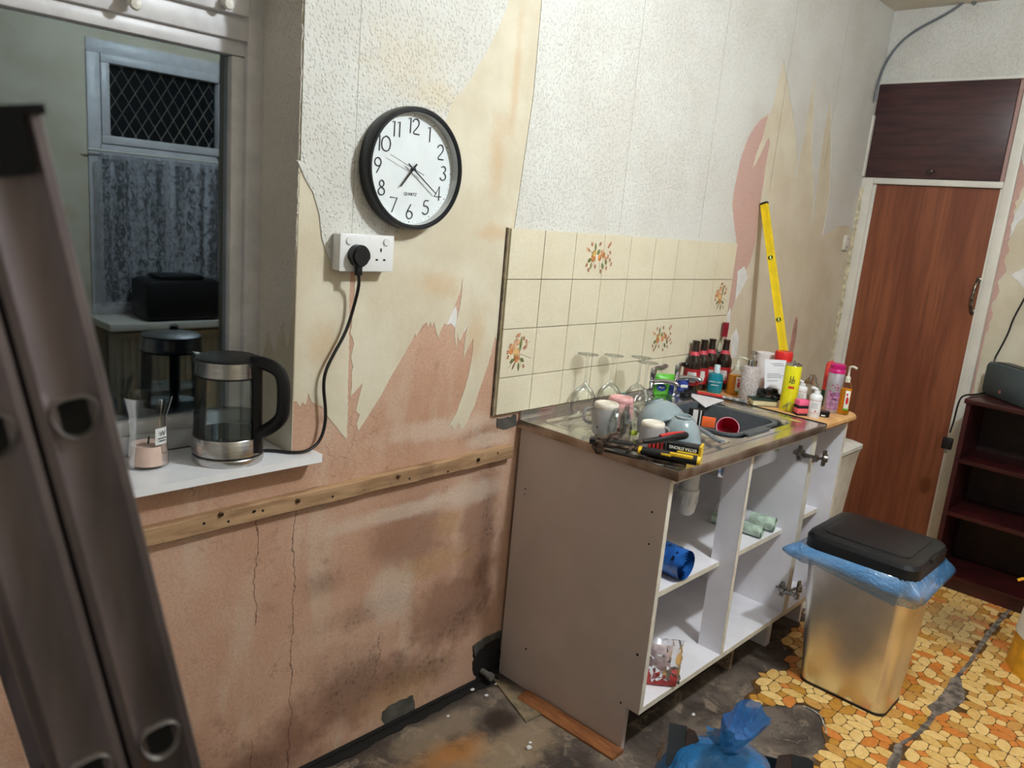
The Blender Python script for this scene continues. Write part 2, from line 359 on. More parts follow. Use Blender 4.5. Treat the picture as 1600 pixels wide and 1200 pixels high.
# woodchip paper, left sheet and right sheet
lw = px_xz([(795, 0), (776, 48), (758, 84), (736, 120), (722, 142), (708, 156), (690, 200), (668, 260), (640, 330), (604, 385), (603, 405), (596, 420), (560, 424), (524, 424), (512, 402), (502, 372), (498, 335), (488, 300), (474, 275), (464, 252), (461, 250)])
bp = [(xr, ZC - .001), (xr, lw[-1][1])] + ragged(list(reversed(lw)), .02, .0015, 12, False) + [(lw[0][0] - .002, lw[0][1] + .01), (lw[0][0] + .03, ZC - .001)]
b = MB(); b.prism(bp, XZ, -.0013, -.0038); o = b.build('woodchip_paper', WC, wall_back); o['label'] = 'white woodchip paper left of the clock'
rw = px_xz([(788, 359), (870, 363), (960, 369), (1050, 376), (1120, 382), (1150, 384), (1146, 350), (1142, 318), (1147, 290), (1155, 252), (1166, 218), (1178, 198), (1190, 183), (1202, 177), (1208, 160), (1215, 125), (1223, 93), (1230, 130), (1238, 178), (1243, 210), (1245, 250), (1243, 276), (1254, 220), (1264, 160), (1271, 110), (1271, 170), (1268, 240), (1271, 300), (1268, 350), (1278, 270), (1288, 200), (1297, 150), (1298, 220), (1296, 300), (1289, 345), (1284, 368), (1296, 362), (1308, 354), (1320, 352), (1330, 360), (1337, 380)])
rp = [(.055, ZC - .001), (.055, 1.9), (.022, 1.512)] + ragged(rw[1:], .03, .0012, 13, False) + [(2.645, rw[-1][1]), (2.645, ZC - .001)]
b = MB(); b.prism(rp, XZ, -.0013, -.0038); o = b.build('woodchip_paper', WC, wall_back); o['label'] = 'large white woodchip sheet above the tiles'
SEAM = mat('paper_seam_shadow', (150, 140, 122), .9)
b = MB()
for (x0, z0, z1) in ((-.553, 1.48, ZC - .002), (.543, 1.53, ZC - .002), (1.07, 1.53, ZC - .002), (1.60, 1.75, ZC - .002), (2.12, 1.9, ZC - .002)): b.box((x0 - .0005, -.0041, z0), (x0 + .0005, -.0036, z1))
b.build('wallpaper_seams', SEAM, wall_back)
# window reveal and its papers
b = MB(); b.box((xr - .0015, .0, ZW0), (xr, WT - .02, ZW1)); b.build('reveal_paper', m_backing_ := BK, wall_back)
RV = m_woodchip('reveal_woodchip', (226, 219, 207), (214, 204, 188))
pr = ragged([(0, ZW1), (0, 1.50), (.01, 1.28), (.03, 1.20), (.05, 1.26), (.09, 1.17), (.12, 1.22), (.15, 1.15), (.19, 1.18), (.24, 1.16), (.24, ZW1)], .012, .003, 15)
b = MB(); b.prism(pr, YZ, xr - .0016, xr - .0036); b.build('reveal_woodchip', RV, wall_back)
# grey render patches where plaster has dropped off near the floor
GR = mat('grey_render', (92, 88, 82), .9, var=.12, bump=.5, bs=50, bd=.004)
DK = mat('dark_hole', (26, 22, 20), .95)
part_sheet('render_patch', [(597, 1112), (612, 1100), (630, 1092), (645, 1086), (648, 1108), (630, 1120), (606, 1138), (598, 1128)], 0, .001, GR, wall_back, .004, 16)
part_sheet('render_patch', [(740, 1010), (760, 996), (782, 986), (782, 1060), (742, 1064), (738, 1040)], 0, .001, DK, wall_back, .004, 17)
part_sheet('render_patch', [(738, 1009), (760, 994), (782, 984), (782, 994), (764, 1002), (748, 1014), (741, 1026)], -.001, .004, GR, wall_back, .003, 18)
part_sheet('render_patch', [(776, 654), (806, 648), (806, 664), (790, 670), (776, 668)], -.001, .002, GR, wall_back, .003, 19)
b = MB(); b.box((XL + .01, -.014, .001), (.20, -.001, .012)); b.build('floor_gap', DK, wall_back)
# old skirting shadow line, painted as a dark strip along the wall foot
b = MB(); b.prism(ragged([(-1.9, -.045), (.1, -.04), (.1, -.002), (-1.9, -.002)], .03, .006, 21), lambda u, v, w_: (u, v, w_), 0.0003, .003); b.build('skirting_shadow_strip', DK, floor)

# ------------------------------------------------------------------ window
win = thing('window_1', '', ''); del win['label']; del win['category']; struct(win)
yf = .165
def frame(b, x0, x1, z0, z1, w_, y0, y1, bev=.004):
    b.box((x0, y0, z0), (x1, y1, z0 + w_), bev); b.box((x0, y0, z1 - w_), (x1, y1, z1), bev)
    b.box((x0, y0, z0 + w_), (x0 + w_, y1, z1 - w_), bev); b.box((x1 - w_, y0, z0 + w_), (x1, y1, z1 - w_), bev)
b = MB(); frame(b, XW0, XW1, .935, ZW1, .045, yf, yf + .07); b.box((XW0 + .04, yf, 1.895), (XW1 - .04, yf + .07, 1.955), .004)
b.build('window_frame', UPVC, win)
b = MB(); frame(b, XW0 + .043, XW1 - .043, .978, 1.897, .035, yf + .012, yf + .055, .006); b.build('glazing_bead', UPVC, win)
b = MB(); frame(b, XW0 + .06, XW1 - .05, 1.945, ZW1 - .03, .055, yf - .018, yf + .05, .006); b.build('top_sash', UPVC, win)
t = NT('night_window_glass'); gl = t.n('ShaderNodeBsdfGlossy'); gl.inputs['Roughness'].default_value = .012; gl.inputs['Color'].default_value = (.80, .92, 1, 1)
tr = t.n('ShaderNodeBsdfTransparent'); tr.inputs['Color'].default_value = (.75, .8, .82, 1); mx = t.n('ShaderNodeMixShader'); mx.inputs[0].default_value = .125
t.link(tr.outputs[0], mx.inputs[1]); t.link(gl.outputs[0], mx.inputs[2]); t.link(mx.outputs[0], t.out.inputs[0]); GLASSW = t.m
def pane(n, x0, x1, z0, z1, y):
    b = MB(); b.box((x0, y, z0), (x1, y + .004, z1)); return b.build(n, GLASSW, win)
pane('glass_pane', XW0 + .07, XW1 - .07, 1.005, 1.87, yf + .03)
pane('glass_pane', XW0 + .1, XW1 - .09, 1.985, ZW1 - .07, yf + .02)
b = MB(); frame(b, XW0 + .066, XW1 - .066, 1.0, 1.876, .008, yf + .026, yf + .032, 0); b.build('glazing_gasket', mat('black_rubber', (18, 18, 20), .6), win)
# night outside: dark yard wall
b = MB(); b.box((-4, 1.6, -.5), (1.5, 1.7, 3.2)); o = b.build('garden_wall', mat('night_brick', (22, 24, 28), .9), None)
tag(o, 'dark yard wall outside beyond the night window', 'wall')
# stay latches on the top sash
for px_ in (207, 352):
    q = at('y', yf - .02, px_, 6); b = MB()
    b.box((q.x - .012, yf - .03, q.z - .006), (q.x + .012, yf - .017, q.z + .05), .004); b.lathe([(.0, 0), (.011, .002), (.013, .008), (.010, .013), (0, .015)], 16, (q.x, yf - .028, q.z - .002), False, (0, -1, 0))
    b.build('stay_latch', PAINT, win)
# ------------------------------------------------------------------ window sill
b = MB(); b.prism([(-2.19, .163), (-.7036, .163), (-.7036, -.0045), (-.645, -.0045), (-.641, -.010), (-.641, -.046), (-.646, -.052), (-2.19, -.052)], lambda u, v, w_: (u, v, w_), .917, .935)
bmesh.ops.bevel(b.bm, geom=[e for e in b.bm.edges if e.is_manifold and e.calc_face_angle(0) > .9 and all(v_.co.y < -.003 for v_ in e.verts)], offset=.003, segments=2, affect='EDGES')
sill = struct(b.build('trim_1', mat('white_gloss_sill', (242, 243, 247), .15, var=.01, coat=.3)))

# ------------------------------------------------------------------ opposite window with net curtain (mirrored in the night pane)
ow = thing('window_2', '', ''); del ow['label']; del ow['category']; struct(ow)
b = MB(); frame(b, RX0, RX1, RZ0, RZ1, .07, YB - .06, YB + .01); b.box((RX0 + .06, YB - .06, 1.66), (RX1 - .06, YB + .01, 1.74), .003); b.box((.66, YB - .06, RZ0 + .06), (.73, YB + .01, RZ1 - .06), .003)
frame(b, RX0 + .07, .66, 1.74, RZ1 - .07, .045, YB - .04, YB + .02); frame(b, .73, RX1 - .07, 1.74, RZ1 - .07, .045, YB - .04, YB + .02)
b.build('window_frame', UPVC, ow)
b = MB(); b.box((RX0 + .06, YB - .05, RZ0 + .06), (RX1 - .06, YB - .045, RZ1 - .06)); b.build('glass_pane', mat('dark_pane', (16, 18, 22), .08), ow)
b = MB()
for (xa, xb) in ((-.005, .62), (.775, 1.385)):
    z0, z1 = 1.785, 2.165
    for s_ in (-1, 1):
        k = xa - .6
        while k < xb + .6:
            pts = []
            for i in range(13):
                z = z0 + (z1 - z0) * i / 12; x = k + s_ * (z - (z0 + z1) / 2) * .62
                if xa <= x <= xb: pts.append((x, YB - .04, z))
            if len(pts) > 1: b.tube([pts[0], pts[-1]], .0028, 4)
            k += .072
b.build('leaded_lattice', mat('lead_strip', (190, 190, 180), .35, .8), ow)
t = NT('net_curtain'); t.b.inputs['Roughness'].default_value = .9
t.col((188, 190, 196)); vv = t.mapped(t.obj(), (1, 1, .6)); nz = t.math('ADD', t.noise(vv, 42, 5, .75, .8), t.math('MULTIPLY', t.noise(t.mapped(t.obj(), (1, 1, .05)), 14, 2), .6))
t.link(t.rng(nz, .65, .95, .25, .95), t.b.inputs['Alpha'])
b = MB(); rows = []
for j in range(2):
    rows.append([b.v((RX0 + .03 + i * .0126, YB + .06 + .018 * math.sin(i * .75) + .008 * math.sin(i * .31), 1.69 if j else .84)) for i in range(122)])
for i in range(121): b._f([rows[0][i], rows[0][i + 1], rows[1][i + 1], rows[1][i]])
nc = b.build('net_curtain', t.m, None, fixn=False); tag(nc, 'white lace net curtain mirrored in the dark window pane', 'curtain')
b = MB(); b.cyl((RX0 - .02, YB + .045, 1.70), (RX1 + .02, YB + .045, 1.70), .006); tag(b.build('curtain_rail', PAINT), 'thin white rail holding the lace net curtain', 'rail')
rad = thing('radiator', 'white panel radiator mirrored low in the window pane', 'radiator', (.55, YB + .05, .12))
b = MB(); b.box((-.6, -.02, 0), (.6, .02, .55), .006)
for i in range(29): b.box((-.575 + i * .041, .02, .03), (-.555 + i * .041, .03, .52), .003)
b.build('panel', PAINT, rad); b = MB(); b.box((-.6, -.03, .545), (.6, .03, .56), .003); b.build('top_grille', PAINT, rad)
b = MB(); b.box((.05, YB + .10, .79), (.50, YB + .34, 1.02), .03); b.box((.14, YB + .13, 1.02), (.40, YB + .3, 1.045), .01)
BLK = mat('black_plastic', (20, 20, 22), .4)
tag(b.build('slow_cooker', BLK), 'black boxy appliance mirrored in front of the net curtain', 'appliance')
b = MB(); b.box((RX0 - .03, YB + .001, .745), (RX1 + .03, YB + .36, .785), .005); tag(b.build('shelf_board', PAINT), 'white shelf under the mirrored curtained window', 'shelf')

# ------------------------------------------------------------------ door wall: papers, cupboard flap, door, conduit
def yz_sheet(name, pts, x0, th, m, amp=.002, seed=1, step=.02, raw=False, label=None):
    P_ = ragged(pts if raw else px_yz(pts), step, amp, seed); b = MB(); b.prism(P_, YZ, x0, x0 - th); o = b.build(name, m, wall_right)
    if label: o['label'] = label
    return o
YL, YR = -.012, -.655       # door opening
yz_sheet('woodchip_paper', [(-.001, ZC - .001), (-.001, 2.372), (-.70, 2.378), (-1.4, 2.38), (-1.4, ZC - .001)], XD, .003, WC, 0, 31, raw=True, label='white woodchip paper above the brown flap')
o = yz_sheet('backing_paper', [(1600, 290), (1583, 330), (1588, 345), (1574, 380), (1578, 392), (1569, 410), (1573, 424), (1559, 440), (1562, 455), (1549, 480), (1552, 492), (1541, 520), (1532, 560), (1523, 600), (1518, 640), (1400, 1000), (1900, 1200), (1900, 250), (1640, 250)], XD, .0015, BK, .006, 32, label='beige backing paper above the radio')
yz_sheet('filler_patch', [(1600, 310), (1588, 330), (1580, 352), (1577, 372), (1584, 362), (1593, 345), (1604, 338)], XD - .0016, .001, WHT, .004, 33)
yz_sheet('filler_patch', [(1604, 416), (1590, 424), (1579, 430), (1590, 438), (1600, 450), (1610, 452)], XD - .0016, .001, WHT, .003, 34)
yz_sheet('woodchip_paper', [(1640, 200), (1600, 262), (1596, 240), (1602, 140), (1640, 130)], XD - .0016, .002, WC, .002, 35)
DW = NT('dark_mahogany_flap'); v = DW.mapped(DW.obj(), (1, 1, 9)); DW.col(DW.mix(DW.rng(DW.noise(v, 4, 6, .6, .4), .35, .7), (74, 46, 46), (52, 34, 36))); DW.b.inputs['Roughness'].default_value = .38
flap = thing('cupboard_flap', 'dark brown wooden cupboard flap above the tall door', 'cupboard', (XD, -.33, 1.91))
b = MB(); b.box((XD - .030, -.632, 1.905), (XD - .004, -.006, 2.362), .002); b.build('flap_door', DW.m, flap, True)
b = MB(); b.lathe([(0.009, 0), (.008, .008), (.013, .013), (.014, .02), (.009, .024), (0, .025)], 18, (XD - .030, -.33, 1.94), False, (-1, 0, 0)); b.build('knob', mat('dull_knob', (70, 60, 58), .35, .5), flap, True)
tr1 = MB(); 
tr1.box((XD - .022, -.655, 2.365), (XD, -.002, 2.380), .002)
tr1.box((XD - .034, YL - .048, 0), (XD, YL + .010, 1.902), .003); tr1.box((XD - .026, YR - .045, 0), (XD, YR, 2.38), .003)
tr1.box((XD - .034, YR, 1.872), (XD, YL - .048, 1.902), .003)
tr1.box((XD - .018, YL - .062, 0), (XD - .002, YL - .046, 1.874), .002); tr1.box((XD - .018, YR, 0), (XD - .002, YR + .012, 1.874), .002)
struct(tr1.build('trim_2', PAINT))
D = NT('red_brown_veneer'); v = D.mapped(D.obj(), (1, 1, .09), rot=(R(3), 0, 0)); 
cc = D.mix(D.rng(D.noise(v, 13, 6, .55, .6), .35, .68), (116, 62, 42), (142, 84, 56)); cc = D.mix(D.rng(D.noise(D.mapped(D.obj(), (1, 1, .04)), 70, 4), .5, .7, 0, .5), cc, (96, 48, 34)); D.col(cc); D.b.inputs['Roughness'].default_value = .36
door = thing('door_1', '', ''); del door['label']; del door['category']; struct(door); door.location = (XD, -.33, 0)
b = MB(); b.box((XD - .012, YR + .012, .005), (XD - .002, YL - .062, 1.870)); b.build('door_leaf', D.m, door, True)
CHR = mat('chrome', (196, 196, 200), .16, 1., var=.05)
DCH = mat('worn_metal', (150, 140, 126), .3, 1., var=.2, vs=60)
a1, a2 = at('x', XD - .02, 1533, 438), at('x', XD - .02, 1521, 488); yh = (a1.y + a2.y) / 2 + .008
b = MB(); b.tube([(XD - .014, yh, a1.z), (XD - .034, yh + .004, a1.z - .012), (XD - .046, yh + .006, (a1.z + a2.z) / 2 + .02), (XD - .046, yh + .006, (a1.z + a2.z) / 2 - .02), (XD - .034, yh + .004, a2.z + .012), (XD - .014, yh, a2.z)], .0075, 10, 2)
for q in (a1, a2): b.ball((XD - .014, yh, q.z), (.006, .014, .016), 12, 8)
b.build('door_handle', DCH, door, True)
# cream filler bead up the corner, white trunking, cable to the ceiling, small plate
b = MB(); pts = [(XD - .03 + random.uniform(-.006, .006), -.008, z / 20) for z in range(0, 38)]; b.tube(pts, lambda t_: .012, 6, 1); struct(b.build('trim_3', mat('cream_filler', (226, 214, 184), .8, var=.12, vs=40, bump=.6, bs=60, bd=.004)))
b = MB(); b.box((XD - .055, -.014, 1.905), (XD - .03, -.004, 2.21), .003); tr_ = b.build('cable_trunking', PAINT); tag(tr_, 'white cable trunking in the corner beside brown flap', 'trunking')
pc = [at('y', -.02, 1367, 158), at('y', -.02, 1371, 132)] + [at('x', XD - .02, *p) for p in ((1382, 100), (1404, 68), (1432, 46), (1475, 24), (1500, 8), (1513, -4), (1530, -22))]
pc[-1].z = min(pc[-1].z, ZC - .01)
b = MB(); b.tube(pc, .0065, 8, 2); tag(b.build('grey_cable', mat('grey_pvc', (112, 118, 124), .45)), 'grey cable curving from the ceiling down to the corner', 'cable')
q = at('y', 0, 1320, 379); pl = thing('blanking_plate', 'small white wall plate near the door frame', 'plate', (q.x, -.001, q.z))
b = MB(); b.box((-.03, -.014, -.04), (.03, 0, .04), .003); b.build('plate', PAINT, pl)
for zz in (-.022, .022): b = MB(); b.lathe([(0, .0), (.005, 0), (.005, .0015), (0, .002)], 10, (0, -.014, zz), False, (0, -1, 0)); b.build('screw', DCH, pl)
# ceiling lamp that lights the room
cl = thing('ceiling_light', 'bare bulb pendant hanging from the kitchen ceiling', 'lamp', (LX, LY, ZC))
b = MB(); b.lathe([(.045, 0), (.045, -.012), (.02, -.03), (.004, -.032)], 20); b.build('ceiling_rose', PAINT, cl)
b = MB(); b.cyl((0, 0, -.03), (0, 0, LZ - ZC + .08), .003, n=6); b.build('flex', PAINT, cl); b = MB(); b.cyl((0, 0, LZ - ZC + .10), (0, 0, LZ - ZC + .07), .016); b.build('bulb_holder', PAINT, cl)
# ------------------------------------------------------------------ tiled splashback
S = .152; ZT = 1.5192
TG = NT('cream_speckled_glaze'); p = TG.pos()
c = TG.mix(TG.rng(TG.noise(p, 260, 3, .8), .38, .62), (228, 220, 198), (214, 204, 178)); c = TG.mix(TG.rng(TG.noise(p, 9, 3), .4, .7, 0, .4), c, (210, 200, 172)); TG.col(c)
TG.b.inputs['Roughness'].default_value = .28; TG.bump(TG.noise(p, 60, 2), .12, .002)
sp = thing('tile_splashback', 'cream tiled splashback with fruit sprigs behind the sink', 'tiles', (0, -.004, ZT - 4 * S))
b = MB(); b.box((-.004, -.0065, ZT - 3.8 * S), (9 * S, -.004, ZT - .001)); b.build('grout', mat('dirty_grout', (188, 172, 136), .9), sp, True)
def tile_mesh(h):
    b = MB(); g = .0011; b.box((g, -.0075, g), (S - g, 0, h - g), .0012); return b
TM = {}
tiles = {}
for j in range(4):
    for i in range(9):
        h = S if j < 3 else .118
        if j == 3 and i > 6: h = .105
        key = h
        if key not in TM:
            o = tile_mesh(h).build('tile', TG.m, sp, ang=12); TM[key] = o.data
        else: o = bpy.data.objects.new('tile', TM[key]); C.objects.link(o); o.parent = sp
        o.location = (i * S + random.uniform(-.0003, .0003), -.003 + random.uniform(-.0006, .0003), 4 * S - j * S - h if j < 3 else S - h)
        tiles[i, j] = o
FC = [mat('print_' + n, c_, .3, var=.12, vs=60) for n, c_ in (('orange', (226, 150, 92)), ('peach', (232, 182, 140)), ('green', (132, 138, 84)), ('rust', (168, 96, 66)), ('brown', (140, 104, 76)), ('yellow', (226, 186, 112)))]
def sprig(i, j, cx, cz, sc, wide, seed):
    rd = random.Random(seed); els = []      # (x,z,rx,rz,ang,mat)
    if wide:
        els += [(-.018, -.005, .011, .013, 0, 0), (-.016, .008, .012, .009, .3, 5), (.012, -.004, .009, .010, 0, 0), (.022, .010, .008, .011, .5, 1), (.030, .004, .008, .009, -.4, 0)]
        els += [(-.012, .026, .005, .013, .1, 2), (-.034, -.012, .011, .006, .5, 2), (-.026, -.028, .004, .012, -.3, 2), (.004, .012, .007, .009, -.5, 2), (-.045, .018, .010, .005, -.6, 1), (.044, -.016, .006, .009, .2, 2), (.030, -.028, .006, .010, .6, 2)]
        br = [(.05, .03), (.06, .012), (.062, -.010), (.070, -.022), (.048, -.034), (.022, -.044), (-.006, -.030), (-.036, -.040), (-.046, -.026), (.008, .036), (-.030, .034), (.05, .0), (.040, -.006), (.056, .038)]
    else:
        els += [(.0, -.010, .013, .018, 0, 0), (.0, .002, .012, .012, 0, 5), (-.016, .018, .012, .010, .4, 1), (-.004, .030, .013, .010, 0, 1), (-.024, .006, .010, .010, 0, 0), (.006, -.002, .005, .014, .2, 1)]
        els += [(.012, .026, .006, .020, -.1, 2), (-.018, -.022, .011, .006, .5, 2), (.022, -.022, .011, .006, -.5, 2), (.010, -.040, .005, .014, .1, 2), (-.010, -.036, .003, .014, -.5, 4)]
        br = [(-.036, -.010), (-.038, .004), (.028, .012), (.034, .030), (.022, .040), (-.006, .048), (.002, .050), (.030, -.040), (.034, .016), (-.030, .022)]
    for x, z in br: els += [(x, z, .0042, .0062, rd.uniform(-.6, .6), 3), (x, z, .0020, .0034, 0, 1)]
    per = {}
    for k, (x, z, rx, rz, a, m_) in enumerate(els):
        X = cx + x * sc; col = i + (1 if X > S else 0); per.setdefault(col, []).append((X - (S if X > S else 0), cz + z * sc, rx * sc, rz * sc, a, m_, k))
    stem = [((-.005, -.01), (-.04, .02)), ((0, 0), (.05, .03)), ((0, 0), (.06, -.02)), ((0, -.01), (-.03, -.04)), ((.01, -.01), (.02, -.042)), ((-.01, 0), (-.012, .03))]
    for col, L in per.items():
        b = MB()
        for X, Z, rx, rz, a, m_, k in L:
            b.mi = m_; y = -.0077 - .00004 * k; vs = []
            for q in range(10):
                u = rx * math.cos(q * math.pi / 5); v = rz * math.sin(q * math.pi / 5)
                if m_ == 2: u *= (1 - abs(math.sin(q * math.pi / 5)) * .35)
                vs.append(b.v((X + u * math.cos(a) - v * math.sin(a), y, Z + u * math.sin(a) + v * math.cos(a))))
            b._f(vs)
        b.mi = 4
        for (xa, za), (xb, zb) in stem:
            xa, xb = cx + xa * sc, cx + xb * sc
            if (xa > S) != (xb > S): continue
            if (col > i) != (xa > S): continue
            o_ = S if xa > S else 0; d = Vector((xb - xa, 0, (zb - za) * sc)).normalized(); nx, nz = -d.z * .0007, d.x * .0007
            b._f([b.v((xa - o_ + nx, -.0077, cz + za * sc + nz)), b.v((xa - o_ - nx, -.0077, cz + za * sc - nz)), b.v((xb - o_ - nx, -.0077, cz + zb * sc - nz)), b.v((xb - o_ + nx, -.0077, cz + zb * sc + nz))])
        b.build('fruit_print', FC, tiles[col, j], fixn=False)
sprig(2, 0, .118, .078, 1.15, True, 1); sprig(5, 2, .112, .080, 1.1, True, 2); sprig(0, 2, .070, .076, 1.12, False, 3); sprig(8, 1, .070, .080, 1.1, False, 4)
for t_ in ((2, 0), (3, 0), (5, 2), (6, 2), (0, 2), (8, 1)): tiles[t_]['label'] = 'cream tile printed with fruit and leaves'
b = MB(); b.box((-.0105, -.008, ZT - 3.8 * S), (-.0045, -.001, ZT)); b.build('cut_edge', mat('tile_cut_edge', (120, 104, 84), .9, var=.2), sp, True)

# ------------------------------------------------------------------ vinyl floor covering printed/embossed as cobbles
outl_px = [(1290, 1163), (1283, 1140), (1292, 1125), (1285, 1112), (1270, 1108), (1255, 1102), (1225, 1101), (1195, 1104), (1170, 1108), (1158, 1100), (1166, 1086), (1180, 1077), (1173, 1066), (1186, 1060), (1194, 1049), (1215, 1048), (1232, 1046), (1238, 1020), (1226, 1010), (1232, 990), (1246, 975), (1262, 965)]
po = [tuple(at('z', 0, *p)[:2]) for p in outl_px]
outl = ragged(po, .02, .004, 41, False) + [po[-1], (1.55, -.50), (XD - .001, -.40), (XD - .001, YB + .001), (.10, YB + .001), (.20, -1.45), tuple(at('z', 0, 1245, 1260)[:2]), tuple(at('z', 0, 1268, 1200)[:2])]
VB = NT('vinyl_joint_brown'); VB.col(VB.mix(VB.rng(VB.noise(VB.pos(), 20, 4), .4, .6), (112, 78, 36), (86, 58, 28))); VB.b.inputs['Roughness'].default_value = .5
b = MB(); b.prism(outl, lambda u, v, w_: (u, v, w_), .0003, .0030); vinyl = b.build('vinyl_sheet', VB.m, floor); vinyl['label'] = 'yellow and orange cobble patterned vinyl sheet'
def vm(n, a, b2):
    t = NT(n); p_ = t.pos(); c = t.mix(t.rng(t.noise(p_, 60, 4), .38, .65), a, b2); c = t.mix(t.rng(t.noise(p_, 220, 2), .62, .7, 0, .45), c, (150, 110, 60))
    c = t.mix(t.math('MULTIPLY', t.blob(p_, 1.95, -.98, .30, .22, t.noise(p_, 9, 5), .5, .9, 'y'), .5), c, (112, 116, 104)); t.col(c); t.b.inputs['Roughness'].default_value = .38; return t.m
VM = [vm('vinyl_cream', (246, 210, 140), (238, 196, 120)), vm('vinyl_straw', (236, 196, 122), (226, 180, 102)), vm('vinyl_orange', (222, 138, 62), (208, 122, 50)), vm('vinyl_tan', (214, 160, 84), (202, 146, 72)), vm('vinyl_ochre', (206, 148, 58), (190, 132, 50))]
HEX = [(0, 0), (50, 0), (75, 18), (72, 40), (40, 44), (18, 41), (0, 16)]
DIA = [(0, 16), (18, 41), (0, 66), (-18, 41)]
SQ = [(14, -18), (18, 14), (-14, 18), (-18, -14)]
HEXC = (40, 24)
def inset_round(poly, g, rc):
    n = len(poly); ar = sum(poly[i][0] * poly[(i + 1) % n][1] - poly[(i + 1) % n][0] * poly[i][1] for i in range(n))
    if ar < 0: poly = list(reversed(poly))
    P_ = [Vector(p) for p in poly]; out = []
    for i in range(n):
        a, q, c_ = P_[i - 1], P_[i], P_[(i + 1) % n]; d1 = (q - a).normalized(); d2 = (c_ - q).normalized()
        n1 = Vector((-d1.y, d1.x)); n2 = Vector((-d2.y, d2.x)); k = 1 + n1.dot(n2); q2 = q + (n1 + n2) * (g / max(k, .3)); out.append(q2)
    res = []
    for i in range(n):
        a, q, c_ = out[i - 1], out[i], out[(i + 1) % n]; r1 = min(rc, (a - q).length * .35); r2 = min(rc, (c_ - q).length * .35)
        p1, p2 = q + (a - q).normalized() * r1, q + (c_ - q).normalized() * r2; res += [p1, (p1 + p2 + q * 1.0) / 3, p2]
    return [(p.x * .001, p.y * .001) for p in res]
def piece_geo(b, poly, M_=None):
    M_ = M_ or Matrix.Identity(4); lo = [b.v(M_ @ Vector((x, y, 0))) for x, y in poly]
    cx = sum(p[0] for p in poly) / len(poly); cy = sum(p[1] for p in poly) / len(poly)
    hi = [b.v(M_ @ Vector((cx + (x - cx) * .965, cy + (y - cy) * .965, .0011))) for x, y in poly]
    b._f(hi); n = len(poly)
    for i in range(n): b._f([lo[i], lo[(i + 1) % n], hi[(i + 1) % n], hi[i]])
shapes = {'h': inset_round([(x - HEXC[0], y - HEXC[1]) for x, y in HEX], 1.15, 6), 'd': inset_round([(x, y - 41) for x, y in DIA], 1.3, 5), 's': inset_round(SQ, 1.3, 6)}
shapes['k'] = [(x, -y) for x, y in reversed(shapes['h'])]; shapes['t'] = [(-x, y) for x, y in reversed(shapes['s'])]
DD = .1155; M0 = Vector((.992, -1.247))
def inside(p, poly):
    c_ = False; n = len(poly)
    for i in range(n):
        (x1, y1), (x2, y2) = poly[i], poly[(i + 1) % n]
        if (y1 > p[1]) != (y2 > p[1]) and p[0] < (x2 - x1) * (p[1] - y1) / (y2 - y1) + x1: c_ = not c_
    return c_
# torn seam: adhesive and screed showing through
seam_px = [(1400, 1215), (1420, 1183), (1433, 1166), (1420, 1178), (1445, 1155), (1462, 1132), (1478, 1113), (1452, 1107), (1474, 1090), (1484, 1078), (1482, 1068), (1490, 1058), (1512, 1036), (1536, 998), (1566, 962), (1576, 953), (1580, 956), (1560, 976), (1546, 996), (1520, 1038), (1499, 1061), (1508, 1086), (1506, 1100), (1492, 1110), (1466, 1118), (1450, 1140), (1438, 1160), (1412, 1188), (1402, 1215)]
seam_px = [(1384, 1215), (1386, 1190), (1396, 1178), (1396, 1168), (1412, 1158), (1424, 1152), (1440, 1136), (1456, 1114), (1448, 1106), (1460, 1098), (1472, 1084), (1484, 1066), (1484, 1062), (1492, 1058), (1512, 1036), (1540, 990), (1568, 958), (1575, 954), (1580, 955), (1574, 962), (1548, 994), (1518, 1038), (1500, 1060), (1503, 1074), (1508, 1085), (1506, 1098), (1490, 1110), (1464, 1120), (1450, 1138), (1430, 1156), (1410, 1166), (1410, 1178), (1406, 1192), (1396, 1215)]
sw = ragged([tuple(at('z', 0, *p)[:2]) for p in seam_px], .012, .0022, 44)
GLU = mat('old_adhesive', (146, 132, 120), .85, var=.22, vs=26, bump=.7, bs=70, bd=.004, det=7)
b = MB(); b.prism(sw, lambda u, v, w_: (u, v, w_), .003, .0058); o = b.build('torn_seam', GLU, floor); o['label'] = 'torn grey seam across the yellow cobble vinyl'
pcs = []
for i in range(-12, 16):
    for j in range(-14, 9):
        mt = (i + j) % 2; c0 = M0 + Vector((i * DD, j * DD)); R0 = Matrix.Rotation(math.pi / 2 * mt, 3, 'Z')
        for sx in (1, -1):
            for sy in (1, -1):
                cc_ = Vector((HEXC[0] * sx, HEXC[1] * sy, 0)) * .001
                kk = 'h' if sx * sy > 0 else 'k'; q = R0 @ cc_
                pcs.append((kk, c0 + q.xy, math.pi / 2 * mt + (0 if sx > 0 else math.pi)))
        for sy in (1, -1):
            q = R0 @ (Vector((0, 41 * sy, 0)) * .001); pcs.append(('d', c0 + q.xy, math.pi / 2 * mt))
        pcs.append(('s' if mt == 0 else 't', c0 + Vector((DD / 2, DD / 2)), 0))
vis = []
rdv = random.Random(11)
